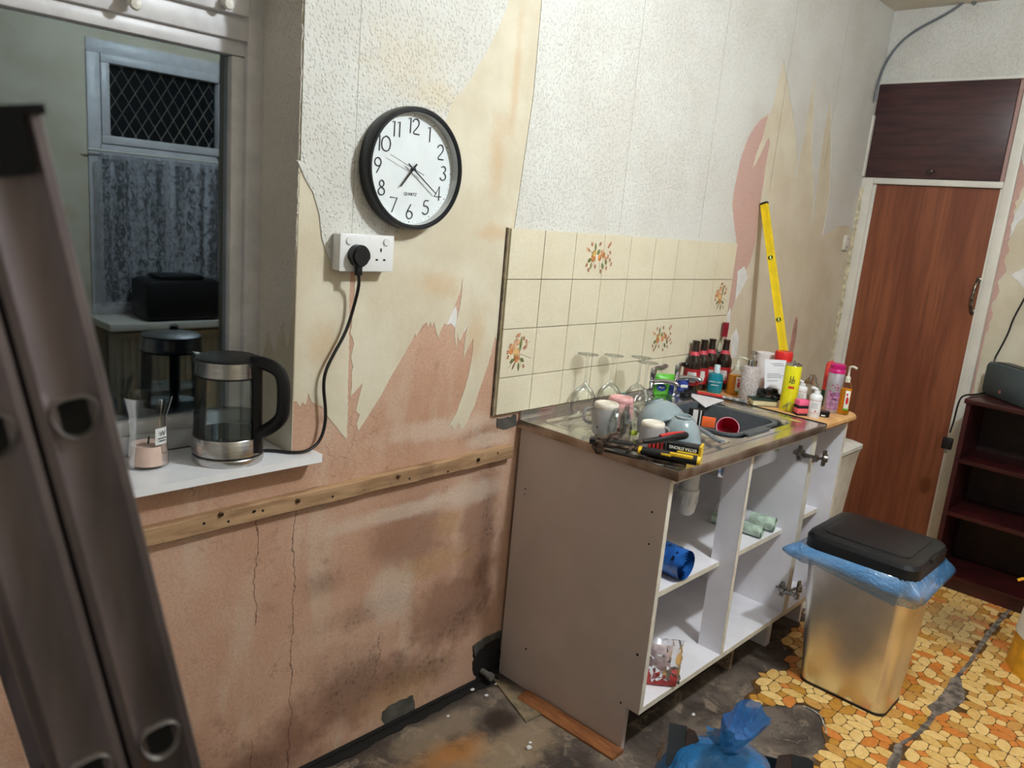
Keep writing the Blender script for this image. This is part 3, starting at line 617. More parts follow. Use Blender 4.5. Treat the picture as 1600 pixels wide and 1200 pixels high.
for k, c_, a in pcs:
    if not inside(c_, outl) or inside(c_, sw): continue
    if c_.x > 2.62 or c_.x < .2 or c_.y < YB + .05: continue
    P3 = Vector((c_.x, c_.y, .003)); 
    if dep(P3) < .3: continue
    u, v = pix(P3)
    on_ = -20 < u < 1625 and -20 < v < 1225
    r_ = rdv.random()
    ci = (0 if r_ < .36 else 1 if r_ < .58 else 2 if r_ < .76 else 3 if r_ < .9 else 4) if k in 'hk' else (0 if r_ < .52 else 2 if r_ < .72 else 3 if r_ < .88 else 4)
    hid = (1248 < u < 1418 and v < 1062 + max(0, (u - 1248)) * .44) or (u > 1580 and 930 < v < 1045) or (u > 1460 and v < 930 + (u - 1505) * .2 and c_.x > 2.25)
    vis.append((k, c_, a, ci, on_ and not hid, dep(P3)))
front = sorted([q for q in vis if q[4]], key=lambda q: q[5] - (.25 if q[0] in 'hk' else 0))
one = front[:300]; ids = set(map(id, one)); rest = [q for q in vis if id(q) not in ids]
cache = {}
for k, c_, a, ci, _, _ in one:
    if (k, ci) not in cache:
        b = MB(); piece_geo(b, shapes[k]); o = b.build('vinyl_cobble', VM[ci], vinyl, fixn=False); cache[k, ci] = o.data
    else: o = bpy.data.objects.new('vinyl_cobble', cache[k, ci]); C.objects.link(o); o.parent = vinyl
    o.location = (c_.x, c_.y, .003); o.rotation_euler = (0, 0, a)
b = MB()
for k, c_, a, ci, _, _ in rest:
    b.mi = ci; piece_geo(b, shapes[k], Matrix.Translation((c_.x, c_.y, .003)) @ Matrix.Rotation(a, 4, 'Z'))
o = b.build('vinyl_cobbles_beyond', VM, vinyl, fixn=False); o['kind'] = 'stuff'
# crusty rim around the bare round patch
b = MB(); pr = [at('z', .004, *p) for p in ((1255, 1103), (1268, 1108), (1282, 1118), (1287, 1130), (1292, 1148))]
b.tube([(p.x, p.y, .004) for p in pr], .0028, 5, 2); b.build('vinyl_backing_rim', mat('torn_white_backing', (214, 206, 190), .9, var=.2, vs=60), floor)
q0 = at('z', 0, 1235, 1145); b = MB()
for (dx, dy, sc) in ((0, 0, 1.), (.012, .02, .6)):
    ptsl = [(q0.x + dx + .055 * sc * (1 + .25 * math.sin(3 * t_)) * math.cos(t_), q0.y + dy + .05 * sc * (1 + .2 * math.cos(5 * t_)) * math.sin(t_), .001) for t_ in [k * math.pi / 18 for k in range(36)]]
    b.tube(ptsl, .0016, 5)
b.build('glue_ring', mat('pale_glue', (150, 138, 124), .8, var=.2, vs=60), floor)
# loose plaster crumbs
CR_ = ['largest white plaster crumb, by the dark stain on the floor', 'smaller white plaster crumb touching the largest one', 'plaster crumb by the foot of the end panel', 'flat white crumb on the floor under the cupboard front', 'tiny plaster crumb beside the pipe stub', 'white crumb beside the rusty orange floor stain', 'plaster crumb against the skirting line left of pipe']
for k, (px_, py_, s_) in enumerate(((826, 1170, .012), (828, 1162, .007), (760, 1088, .008), (1083, 1118, .008), (775, 1070, .006), (700, 1120, .006), (738, 1079, .008))):
    q = at('z', 0, px_, py_); b = MB(); b.ball((0, 0, 0), (s_, s_ * .8, s_ * .5), 7, 5)
    for v_ in b.bm.verts: v_.co *= random.uniform(.75, 1.15)
    o = b.build('plaster_crumb', WHT, None, loc=(q.x, q.y, s_ * .45)); tag(o, CR_[k], 'debris')

# ------------------------------------------------------------------ batten
WD = NT('rough_pine'); v = WD.mapped(WD.obj(), (.12, 1, 1)); cc = WD.mix(WD.rng(WD.noise(v, 40, 6, .6, .5), .35, .68), (180, 146, 110), (140, 106, 76)); cc = WD.mix(WD.rng(WD.noise(WD.obj(), 7, 5, .7), .55, .7, 0, .6), cc, (104, 76, 52)); WD.col(cc); WD.b.inputs['Roughness'].default_value = .75; WD.bump(WD.noise(v, 90, 4), .3, .002)
PB = [at('y', -.024, 235, 826), at('y', -.024, 800, 697), at('y', -.024, 240, 852), at('y', -.024, 800, 716)]
bat = thing('wall_batten', 'rough wooden batten screwed along the pink plaster wall', 'batten', (-.5, -.001, .8))
sl = (PB[1].z - PB[0].z) / (PB[1].x - PB[0].x); zt = lambda x: PB[0].z + sl * (x - PB[0].x)
b = MB(); xs = [-1.95 + i * .04 for i in range(52)]; xs = [x for x in xs if x < .085] + [.085]
ring = []
rd = random.Random(3)
for x in xs:
    a_ = rd.uniform(-.0012, .0012); h_ = .042 + rd.uniform(-.001, .001)
    ring.append([b.v((x, y, zt(x) + (dz + a_))) for y, dz in ((-.001, 0), (-.022, 0), (-.024, -.002), (-.024, -h_ + .002), (-.022, -h_), (-.001, -h_))])
for r1, r2 in zip(ring, ring[1:]):
    for k in range(6): b._f([r1[k], r1[(k + 1) % 6], r2[(k + 1) % 6], r2[k]])
b._f(ring[0]); b._f(list(reversed(ring[-1]))); b.build('timber', WD.m, bat, True)
RST = mat('rusty_screw', (110, 82, 62), .5, .7, var=.3, vs=80)
for x_, py_ in ((345, 803), (465, 782), (622, 744), (747, 718)):
    q = at('y', -.024, x_, py_); b = MB(); b.lathe([(.0, 0), (.006, .0005), (.0062, .004), (.004, .006), (0, .006)], 12, q, False, (-.15, -1, .1)); b.build('screw', RST, bat, True)
b = MB()
for x_, py_ in ((319, 818), (357, 815), (396, 800), (398, 799), (411, 798), (520, 776), (640, 748), (700, 737), (778, 708)):
    q = at('y', -.0245, x_, py_); b.lathe([(.0035, 0), (.0035, .0012)], 8, q, True, (0, 1, 0))
o = b.build('nail_holes', DK, bat, True); o['kind'] = 'stuff'

# ------------------------------------------------------------------ wall clock
cp = at('y', -.045, 652, 265); CR = .151
clk = thing('wall_clock', 'round black rimmed wall clock with white dial above the socket', 'clock', (cp.x, -.004, cp.z))
BLKM = mat('black_satin', (24, 26, 30), .32)
b = MB(); b.lathe([(CR * .90, 0), (CR, .004), (CR * 1.01, .02), (CR, .042), (CR - .003, .046), (CR - .008, .046), (CR - .011, .040), (CR - .013, .022), (CR - .014, .018)], 72, (0, 0, 0), False, (0, -1, 0)); b.build('rim', BLKM, clk)
b = MB(); b.lathe([(0, .018), (CR - .012, .018)], 72, (0, 0, 0), False, (0, -1, 0)); b.lathe([(CR - .012, .018), (CR - .012, .012), (0, .012)], 48, (0, 0, 0), False, (0, -1, 0)); b.build('dial', mat('dial_white', (228, 234, 236), .4, var=.01), clk)
b = MB(); b.lathe([(CR - .014, .018), (CR - .0125, .04)], 72, (0, 0, 0), False, (0, -1, 0)); b.build('inner_wall', mat('dial_wall_grey', (196, 196, 192), .4), clk)
INK = mat('dial_ink', (46, 48, 52), .5)
ft = (R(90), 0, 0)
def numeral(s_, x, z, size):      # thin strokes
    T = {'1': [[(-.18, .42), (0, .5), (0, -.5)]], '2': [[(-.28, .25), (-.2, .42), (0, .5), (.2, .42), (.27, .22), (.18, .0), (-.3, -.5), (.32, -.5)]],
         '3': [[(-.2, .4), (0, .5), (.2, .38), (.2, .14), (-.02, .04), (.24, -.08), (.26, -.34), (.06, -.5), (-.16, -.46), (-.26, -.32)]],
         '4': [[(.12, -.5), (.12, .5), (-.3, -.22), (.32, -.22)]], '5': [[(.24, .48), (-.14, .48), (-.2, .06), (.04, .12), (.24, 0), (.28, -.22), (.16, -.44), (-.06, -.5), (-.28, -.36)]],
         '6': [[(.1, .5), (-.2, .0), (-.27, -.24), (-.14, -.45), (.04, -.5), (.22, -.4), (.28, -.2), (.2, -.02), (.02, .06), (-.16, .0), (-.25, -.14)]],
         '7': [[(-.3, .48), (.3, .48), (-.1, -.5)]],
         '8': [[(0, .5), (.18, .4), (.18, .16), (0, .04), (-.18, .16), (-.18, .4), (0, .5)], [(0, .04), (.25, -.1), (.25, -.38), (0, -.5), (-.25, -.38), (-.25, -.1), (0, .04)]],
         '9': [[(-.1, -.5), (.2, .0), (.27, .24), (.14, .45), (-.04, .5), (-.22, .4), (-.28, .2), (-.2, .02), (-.02, -.06), (.16, .0), (.25, .14)]],
         '0': [[(0, .5), (.28, .36), (.38, 0), (.28, -.36), (0, -.5), (-.28, -.36), (-.38, 0), (-.28, .36), (0, .5)]]}
    b = MB(); wds = {'10': (-.33, .2), '11': (-.22, .22), '12': (-.3, .16)}
    for k, ch in enumerate(s_):
        ox = wds[s_][k] if len(s_) > 1 else 0
        for st in T[ch]: b.tube([(x + (u + ox) * size, -.019, z + v_ * size) for u, v_ in st], .0015, 5, 1 if ch not in '147' else 0)
    return b.build('numeral_' + {'1': 'one', '2': 'two', '3': 'three', '4': 'four', '5': 'five', '6': 'six', '7': 'seven', '8': 'eight', '9': 'nine', '10': 'ten', '11': 'eleven', '12': 'twelve'}[s_], INK, clk)
for h in range(1, 13):
    a = R(90 - 30 * h); rr = CR * .70; numeral(str(h), rr * math.cos(a), rr * math.sin(a), .037)
b = MB()
for k in range(60):
    a = k * math.pi / 30; s_ = .0017 if k % 5 == 0 else .0008; x, z = CR * .875 * math.cos(a), CR * .875 * math.sin(a); b.lathe([(s_, 0), (s_, .0006)], 6, (x, -.018, z), True, (0, -1, 0))
b.build('minute_dots', INK, clk)
text('quartz_lettering', 'QUARTZ', .0105, INK, clk, (0, -.0185, -.062), ft, .0002, .0001)
def hand(nm, adeg, L, w0, w1, tail, y):
    a = R(90 - adeg); d = Vector((math.cos(a), 0, math.sin(a))); n_ = Vector((-d.z, 0, d.x)); b = MB()
    poly = [(-tail, -w0), (-tail, w0), (0, w0), (L, w1), (L, -w1), (0, -w0)]
    b.prism(poly, lambda u, v_, w_: d * u + n_ * v_ + Vector((0, w_, 0)), y, y - .0012); b.build(nm, mat('hand_black', (30, 28, 24), .35), clk)
hand('hour_hand', 219, .058, .0022, .0016, .018, -.024); hand('minute_hand', 125, .096, .0017, .0011, .022, -.027); hand('second_hand', 290, .083, .0007, .0005, .034, -.030)
b = MB(); b.cyl((0, -.018, 0), (0, -.032, 0), .004); b.build('spindle', INK, clk)

# ------------------------------------------------------------------ socket, plug, flex
q = at('y', -.012, 564, 394); sk = thing('double_socket', 'white double wall socket with one black plug left in it', 'socket', (q.x, -.004, q.z))
WP = mat('white_socket_plastic', (232, 232, 232), .3, var=.01)
b = MB(); b.box((-.079, -.030, -.044), (.079, 0, .044), .003); b.build('back_box', WP, sk)
b = MB(); b.box((-.0805, -.036, -.0455), (.0805, -.030, .0455), .003); b.build('faceplate', WP, sk)
b = MB()
for x in (.040,):
    b.box((x - .0022, -.0366, .004), (x + .0022, -.0355, .013)); b.box((x - .015, -.0366, -.018), (x - .008, -.0355, -.0135)); b.box((x + .008, -.0366, -.018), (x + .015, -.0355, -.0135))
b.build('pin_slots', DK, sk)
for x in (-.055, .055):
    b = MB(); b.lathe([(.0095, 0), (.0095, .003), (.0085, .004), (0, .004)], 20, (x, -.0355, .029), False, (0, -1, 0)); b.build('screw_cap', WP, sk)
pg = thing('mains_plug', 'black mains plug in the white socket beneath the clock', 'plug', (q.x - .033, -.0405, q.z - .006))
b = MB(); pr = [(.026 * math.cos(t_) * (1 if math.sin(t_) > -.3 else .9), .027 * math.sin(t_)) for t_ in [k * math.pi / 14 for k in range(28)]]
b.prism(pr, lambda u, v_, w_: (u, w_, v_), 0, -.02); b.prism([(u * .86, v_ * .86) for u, v_ in pr], lambda u, v_, w_: (u, w_, v_), -.02, -.027); b.box((-.008, -.018, -.048), (.008, -.004, -.024), .003); b.build('plug_body', BLK, pg, ang=60)
px0 = q.x - .033; pts = [(px0, -.052, q.z - .05)]
for (u, v_) in ((556, 445), (550, 490), (540, 520), (522, 552), (508, 580), (505, 605), (509, 640), (508, 665), (500, 690)): r_ = at('y', -.02, u, v_); pts.append((r_.x, -.02, r_.z))
pts[1] = (pts[1][0], -.035, pts[1][2])
pts += [(-.67, -.026, .942), (-.705, -.012, .9395), (-.735, .03, .9395), (-.765, .045, .9395)]
b = MB(); b.tube(pts, .0042, 8, 2); tag(b.build('kettle_flex', BLK), 'black flex hanging from the plug down to the kettle', 'cable')

# ------------------------------------------------------------------ kettle
kb = at('z', .935, 356, 716); kt = thing('glass_kettle', 'glass electric kettle with black lid on the window sill', 'kettle', (kb.x, kb.y, .935)); KR = wid(kb, 53); KH = up(kb, 556)
STL = mat('brushed_steel', (204, 202, 200), .27, 1., var=.08, vs=30, sx=(1, 1, 30))
GL = mat('clear_glass', (255, 255, 255), .0, trans=1., var=0, ior=1.45)
def lite_glass(name, c=(255, 255, 255), edge=.45, rough=.03, k=1.):
    t = NT(name); tp = t.n('ShaderNodeBsdfTransparent'); g = t.n('ShaderNodeBsdfGlossy'); g.inputs['Roughness'].default_value = rough
    fc = t.n('ShaderNodeLayerWeight'); fc.inputs[0].default_value = .5; f2 = t.math('POWER', fc.outputs['Facing'], 3.5)
    e = tuple(x * edge for x in c); t.link(t.mix(f2, c, e), tp.inputs[0])
    fr = t.n('ShaderNodeFresnel'); fr.inputs[0].default_value = 1.45; m_ = t.n('ShaderNodeMixShader'); t.link(t.math('MULTIPLY', fr.outputs[0], k, True), m_.inputs[0])
    t.link(tp.outputs[0], m_.inputs[1]); t.link(g.outputs[0], m_.inputs[2]); t.link(m_.outputs[0], t.out.inputs[0]); return t.m
LG = lite_glass('thin_clear_glass', (252, 254, 253), .80, .03, .6); WAT = lite_glass('water', (222, 228, 230), .8, .03, .8)
b = MB(); b.lathe([(KR * .99, 0), (KR, .004), (KR, .016), (KR * .98, .018)], 48); b.build('power_base', STL, kt)
b = MB(); b.lathe([(KR * .965, .018), (KR * .965, .022)], 48); b.build('base_gap', BLK, kt)
b = MB(); b.lathe([(KR * .98, .022), (KR, .024), (KR * .99, .062), (KR * .97, .064), (0.001, .064)], 48); b.build('steel_foot', STL, kt)
b = MB(); b.lathe([(KR * .975, .064), (KR * .95, .10), (KR * .90, KH * .83)], 48, cap=False); b.lathe([(KR * .955, .066), (KR * .93, .10), (KR * .88, KH * .83)], 48, cap=False); b.build('glass_body', LG, kt)
b = MB(); b.lathe([(.001, .066), (KR * .95, .066), (KR * .94, .108), (.001, .108)], 40, cap=False); b.build('water', WAT, kt)
b = MB(); b.lathe([(KR * .905, KH * .83), (KR * .92, KH * .832), (KR * .90, KH * .975), (KR * .86, KH * .98)], 48, cap=False); b.build('steel_collar', STL, kt)
b = MB(); b.lathe([(KR * .93, KH * .822), (KR * .935, KH * .835), (KR * .925, KH * .838)], 48); b.build('collar_ring', BLK, kt)
b = MB(); b.lathe([(KR * .90, KH * .965), (KR * .90, KH * .985), (KR * .80, KH * 1.0), (0.001, KH * 1.003)], 48); b.build('lid', BLK, kt)
rv = (RM @ Vector((1, 0, 0))); rv.z = 0; rv.normalize(); fwv = Vector((-rv.y, rv.x, 0))
hd = (rv * .95 - fwv * .30).normalized(); up3 = Vector((0, 0, 1))
sd_ = -hd
b = MB(); a0 = sd_ * KR * .82
b.prism([(0, -.016), (.030, -.002), (.034, 0), (.030, .002), (0, .016)], lambda u, v_, w_: sd_ * (KR * .84 + u) + hd.cross(up3) * v_ + up3 * (w_ + (u * .2)), KH * .86, KH * .965); b.build('spout', STL, kt)
b = MB(); b.tube([hd * KR * .80 + up3 * KH * .975, hd * (KR * 1.15) + up3 * KH * .985, hd * (KR * 1.60) + up3 * KH * .95, hd * (KR * 1.82) + up3 * KH * .86, hd * (KR * 1.84) + up3 * KH * .60, hd * (KR * 1.78) + up3 * KH * .48, hd * (KR * 1.35) + up3 * KH * .36, hd * (KR * .98) + up3 * KH * .30], .0125, 10, 2, 1.25)
b.tube([hd * KR * .96 + up3 * KH * .97, hd * KR * .97 + up3 * KH * .6, hd * KR * 1.0 + up3 * KH * .12], .011, 10, 1, 1.1); b.build('handle', BLK, kt)

# ------------------------------------------------------------------ candle in a flared glass jar
cb = at('z', .935, 232, 727); cr = wid(cb, 30); ch_ = up(cb, 618)
cn = thing('candle_jar', 'flared glass jar with pink candle left of the kettle', 'candle', (cb.x, cb.y, .935))
b = MB(); b.lathe([(cr * .9, 0), (cr, .004), (cr * .97, .03), (cr * .86, .07), (cr * .92, .12), (cr * 1.22, ch_), (cr * 1.24, ch_ + .002)], 40, cap=False); b.lathe([(0.001, .001), (cr * .9, .001)], 40, cap=False); b.build('glass_jar', LG, cn)
b = MB(); b.lathe([(0.001, .008), (cr * .92, .008), (cr * .93, .03), (cr * .84, .052), (0.001, .052)], 40, cap=False); b.build('wax', mat('pale_pink_wax', (232, 198, 186), .5, var=.03), cn)
b = MB(); b.cyl((0, 0, .052), (.002, 0, .068), .0018, n=6); b.build('wick', BLK, cn)
tocam = (CAM - cb); tocam.z = 0; tocam.normalize(); lr = math.atan2(tocam.y, tocam.x) + .75
b = MB(); vs = []
for z in (.058, .096): vs.append([b.v(((cr * .92 + .001) * math.cos(lr + (k - 3) * .13), (cr * .92 + .001) * math.sin(lr + (k - 3) * .13), z)) for k in range(7)])
for k in range(6): b._f([vs[0][k], vs[0][k + 1], vs[1][k + 1], vs[1][k]])
b.build('paper_label', mat('label_white', (226, 226, 226), .6), cn, fixn=False)
text('label_lettering', 'W', .016, INK, cn, ((cr * .92 + .003) * math.cos(lr), (cr * .92 + .003) * math.sin(lr), .083), (R(90), 0, lr + math.pi / 2), .0002)
b = MB(); 
for z, s_ in ((.072, .012), (.066, .009)): b.box((-s_, -.0003, z), (s_, .0003, z + .002))
b.build('label_print', INK, cn, loc=((cr * .92 + .0025) * math.cos(lr), (cr * .92 + .0025) * math.sin(lr), 0)).rotation_euler = (0, 0, lr + math.pi / 2)

# ------------------------------------------------------------------ ladder (two aluminium sections side by side, close to the camera)
k_ = .86
def dp(px_, py_, d): return CAM + ray(px_, py_) * d * k_
T0, B0 = dp(66, 176, .565), dp(317, 1200, .742)
ax_ = (B0 - T0).normalized()
nl = -(Matrix.Rotation(R(9), 3, 'Z') @ ray(100, 650)); nl = (nl - ax_ * nl.dot(ax_)).normalized()
def fp(px_, py_): d = ray(px_, py_); return CAM + d * ((T0 - CAM).dot(nl) / d.dot(nl))
wl_ = nl.cross(ax_)
if wl_.dot(fp(90, 800) - fp(222, 800)) < 0: wl_ = -wl_
SWD = (fp(90, 800) - T0).dot(wl_)
LT = B0 + ax_ * ((B0.z - .0) / -ax_.z)          # foot on the floor
ALU = NT('worn_aluminium'); v = ALU.mapped(ALU.obj(), (1, 1, .15)); ALU.col(ALU.mix(ALU.rng(ALU.noise(v, 22, 5), .35, .65), (112, 102, 104), (86, 78, 80))); ALU.b.inputs['Metallic'].default_value = .75; ALU.b.inputs['Roughness'].default_value = .45
lad = thing('aluminium_ladder', 'aluminium double ladder with D shaped rung ends standing at left', 'ladder', (LT.x, LT.y, 0))
A0 = T0 - LT; Lh = A0.length
def stile(off, length, nm='stile'):
    b = MB(); W_ = SWD * .975; t_ = .026
    prof = [(0.0015, -t_), (0, -t_ + .002), (0, -.004), (.0015, 0.0), (.007, .0014), (.0095, -.0005), (.013, -.0028), (W_ * .5, -.0034), (W_ - .013, -.0028), (W_ - .0095, -.0005), (W_ - .007, .0014), (W_ - .0015, 0), (W_, -.004), (W_, -t_ + .002), (W_ - .0015, -t_)]
    r1 = [b.v(wl_ * (off + u) + nl * w_) for u, w_ in prof]; r2 = [b.v(wl_ * (off + u) + nl * w_ - ax_ * length) for u, w_ in prof]; n = len(prof)
    for i in range(n): b._f([r1[i], r1[(i + 1) % n], r2[(i + 1) % n], r2[i]])
    b._f(list(reversed(r1))); b._f(r2); return b.build(nm, ALU.m, lad)
st1 = stile(0, Lh); st2 = stile(SWD, Lh + .25); st3 = stile(SWD * 2.12, Lh * .62, 'stabiliser'); st3.location = -nl * .03
def dshape(cu, cs, r, sh=(1, 1)):
    out = []
    for k in range(20):
        t_ = k * math.pi / 10; u = math.cos(t_); v_ = math.sin(t_)
        if v_ > 0: v_ *= .5; u = math.copysign(abs(u) ** .7, u)
        out.append((cu + r * 1.05 * u, cs + r * 1.35 * v_ + r * .25))
    return out
def rung(off, s0, par):
    rx = SWD * .25; P_ = lambda u, v_, w_: wl_ * (off + u) - ax_ * (s0 + v_) + nl * w_
    b = MB(); cu = SWD * .49
    o1 = dshape(cu, 0, rx * 1.28); i1 = dshape(cu, 0, rx)
    ro = [b.v(P_(u, v_, -.0030)) for u, v_ in o1]; rt = [b.v(P_((u + u2) / 2, (v_ + v2) / 2, .0022)) for (u, v_), (u2, v2) in zip(o1, i1)]; ri = [b.v(P_(u, v_, -.0034)) for u, v_ in i1]
    n = 20
    for i in range(n):
        b._f([ro[i], ro[(i + 1) % n], rt[(i + 1) % n], rt[i]]); b._f([rt[i], rt[(i + 1) % n], ri[(i + 1) % n], ri[i]])
    b.build('rung_collar', mat('bright_aluminium', (206, 198, 192), .35, .9), par)
    b = MB(); b.prism(i1, P_, -.0031, -.0029); b.build('rung_bore', mat('rung_hollow', (6, 6, 6), .9), par)
    b = MB(); b.prism([(u, v_) for u, v_ in i1], P_, -.026, -.42); b.build('rung', ALU.m, par)
q1, q2 = fp(104, 655), fp(245, 1160)
s1 = -(q1 - LT).dot(ax_); s2 = -(q2 - LT).dot(ax_); pit = s1 - s2
q3 = fp(-6, 680); s3 = -(q3 - LT).dot(ax_)
for k in range(-1, 4): rung(0, s2 - (k) * pit if k > 0 else s2 + (-k) * pit, st1)
for k in range(-1, 4): rung(SWD, (s3 - pit) - k * pit if k > 0 else (s3 - pit) + (-k) * pit, st2)
b = MB(); P_ = lambda u, v_, w_: A0 + wl_ * u + ax_ * v_ + nl * w_
b.prism([(-.0012, 0.001), (SWD * .98, .001), (SWD * .98, -.005), (-.0012, -.005)], P_, .0045, -.030)
b.prism([(.012, .036), (SWD * .98, .036), (SWD * .98, 0), (.012, 0)], P_, .0045, .0017); b.build('end_cap', mat('cap_black', (9, 9, 10), .7, spec=.2), lad)
for off in (-.0, SWD * 2.0 - .0):       # far stiles carrying the other rung ends
    pass
b = MB(); W_ = SWD
for off in (0, SWD):
    r1 = [wl_ * (off + u) + nl * w_ for u, w_ in ((0, -.42), (W_ * .97, -.42), (W_ * .97, -.446), (0, -.446))]
    lo = [b.v(p) for p in r1]; hi = [b.v(p - ax_ * (Lh + (.25 if off else 0))) for p in r1]
    for i in range(4): b._f([lo[i], lo[(i + 1) % 4], hi[(i + 1) % 4], hi[i]])
    b._f(lo); b._f(hi)
b.build('far_stile', ALU.m, lad)
# ------------------------------------------------------------------ sink base unit
LAM = mat('white_laminate', (240, 237, 243), .42, var=.02, vs=6)
END = mat('grey_white_end_laminate', (204, 190, 184), .45, var=.02, vs=4)
EDG = mat('edging_strip', (230, 225, 212), .5, var=.04, vs=20)
CX0, CX1, CYF, CZ, PT = .126, 1.090, -.581, .8865, .018
cab = thing('sink_base_unit', 'open white kitchen base unit without doors carrying the steel sink', 'cabinet', (.6, -.29, 0))
KN = -.581 + .045; ZB = .150
def side(x0, m, nm, lab=None, notch=True):
    b = MB(); pf = [(-.012, .002), (KN, .002), (KN, ZB), (CYF, ZB), (CYF, CZ), (-.012, CZ)]
    b.prism(pf, lambda u, v, w_: (w_, u, v), x0, x0 + PT); o = b.build(nm, m, cab, True)
    b = MB(); b.box((x0 - .0005, CYF - .0012, ZB), (x0 + PT + .0005, CYF, CZ)); b.build('edging', EDG, o, True); return o
o = side(CX0, [END], 'side_panel'); o['label'] = 'greyish end panel with small drill holes'
b = MB()
for px_, py_ in ((821, 764), (820, 773), (1018, 799), (1003, 849), (1014, 800)): pass
for (px_, py_, r_) in ((821, 764, .0028), (820, 772, .0022), (1019, 800, .0034), (1014, 850, .003), (822, 1014, .0035), (996, 1023, .0045), (970, 1098, .0035)):
    q = at('x', CX0, px_, py_); b.lathe([(r_, 0), (r_, .0012)], 8, (q.x + .0005, q.y, q.z), True, (-1, 0, 0))
hh = b.build('drill_holes', DK, o, True); hh['kind'] = 'stuff'
o = side(CX1 - PT, [LAM], 'side_panel')
b = MB(); b.box((CX0 + PT, CYF + .001, ZB), (CX1 - PT, -.012, ZB + PT)); o = b.build('bottom_panel', LAM, cab, True); b = MB(); b.box((CX0 + PT, CYF - .0006, ZB), (CX1 - PT, CYF + .001, ZB + PT)); b.build('edging', EDG, o, True)
b = MB(); b.box((CX0 + PT, -.525, .470), (CX1 - PT, -.03, .488)); o = b.build('shelf', LAM, cab, True); b = MB(); b.box((CX0 + PT, -.5262, .470), (CX1 - PT, -.525, .488)); b.build('edging', EDG, o, True)
b = MB(); b.box((CX0 + PT, -.022, ZB + PT), (CX1 - PT, -.014, .76)); b.build('back_panel', mat('back_board', (186, 178, 168), .6, var=.05), cab, True)
b = MB(); b.box((CX0 + PT, CYF, CZ - .018), (CX1 - PT, CYF + .09, CZ)); o = b.build('front_rail', LAM, cab, True); b = MB(); b.box((CX0 + PT, CYF - .0012, CZ - .018), (CX1 - PT, CYF, CZ)); b.build('edging', EDG, o, True)
UPX = .600
b = MB(); b.box((UPX, CYF, ZB + PT), (UPX + PT, CYF + .086, CZ - .018)); o = b.build('upright', LAM, cab, True); b = MB(); b.box((UPX - .0004, CYF - .0012, ZB + PT), (UPX + PT + .0004, CYF, CZ - .018)); b.build('edging', EDG, o, True)
b = MB(); b.box((CX0 + PT, KN + .06, .002), (.93, KN + .075, .128)); b.build('plinth_rail', mat('dark_plinth', (60, 48, 40), .8, var=.2), cab, True)
b = MB(); b.box((.80, -.53, .002), (.80 + PT, -.1, ZB)); b.build('plinth_support', mat('raw_chipboard', (150, 128, 104), .8, var=.15, vs=90), cab, True)
# waste trap under the bowl
wt = thing('waste_trap', 'white plastic sink trap hanging inside the open base unit', 'pipe', (.70, -.33, .72)); 
q1 = at('y', -.36, 1071, 803); q2 = at('y', -.36, 1070, 748); xx = q1.x; zb = q1.z
WPL = mat('waste_white', (226, 226, 222), .3, var=.02)
b = MB(); b.lathe([(.0, zb), (.018, zb + .001), (.028, zb + .012), (.031, zb + .03), (.034, zb + .06), (.034, zb + .075), (.036, zb + .078), (.036, zb + .094), (.031, zb + .098), (.031, .763)], 24, (xx, -.36, 0), False); b.build('bottle_body', WPL, wt, True)
b = MB()
for k in range(8): a = k * math.pi / 4; b.box((-.002, -.002, zb + .045), (.002, .002, zb + .073), .0008, Matrix.Translation((xx + .0345 * math.cos(a), -.36 + .0345 * math.sin(a), 0)) @ Matrix.Rotation(a, 4, 'Z'))
o = b.build('grip_ribs', WPL, wt, True); o['kind'] = 'stuff'
b = MB(); b.tube([(xx, -.34, zb + .11), (xx, -.20, zb + .11), (xx, -.06, zb + .10), (xx, -.024, zb + .10)], .018, 14); b.build('outlet_pipe', WPL, wt, True)
# hinge plates and arms on the shared side panel
NK = mat('nickel', (176, 172, 164), .28, 1., var=.15, vs=90)
def hinge(nm, label, px_, py_, flip):
    q = at('x', CX1 - PT - .001 if flip else CX1 + .028, px_, py_); t_ = thing(nm, label, 'hinge', q); s_ = -1 if flip else 1
    b = MB(); b.box((0, -.020, -.016), (-.004, .012, .016), .001); b.box((-.004, -.012, -.007), (-.012, .022, .007), .002); b.box((0, -.008, -.030), (-.003, .008, .030), .001); b.build('plate', NK, t_)
    for z in (-.022, .022):
        b = MB(); b.lathe([(.0065, 0), (.0065, .002), (.004, .0035), (0, .003)], 14, (-.003, 0, z), False, (-1, 0, 0)); b.build('screw', NK, t_)
    b = MB(); b.box((-.012, -.062, -.008), (-.004, -.014, .008), .002); b.box((-.020, -.072, -.012), (-.004, -.058, .012), .003); b.build('arm', NK, t_); return t_
hinge('cabinet_hinge', 'upper steel hinge plate inside the sink unit side', 1250, 708, True)
hinge('cabinet_hinge', 'lower steel hinge plate inside the sink unit side', 1222, 920, True)
def cup(label, px_, py_):
    q = at('y', -.595, px_, py_); t_ = thing('hinge_cup', label, 'hinge', q); 
    b = MB(); b.box((-.010, -.006, -.030), (.010, .004, .030), .002); b.build('flange', NK, t_)
    b = MB(); b.lathe([(.016, 0), (.016, .012), (.013, .014), (0, .014)], 20, (0, 0, 0), False, (.5, -1, 0)); b.build('cup', NK, t_)
    b = MB(); b.tube([(-.008, .002, 0), (-.020, .008, 0), (CX1 - q.x + .001, -.581 - q.y - .004, 0), (CX1 - q.x - .004, -.581 - q.y + .02, 0)], .006, 8, 1, .8); b.build('arm', NK, t_)
cup('upper loose hinge cup sticking out between the two units', 1287, 716); cup('lower loose hinge cup behind the steel bin rim', 1247, 919)

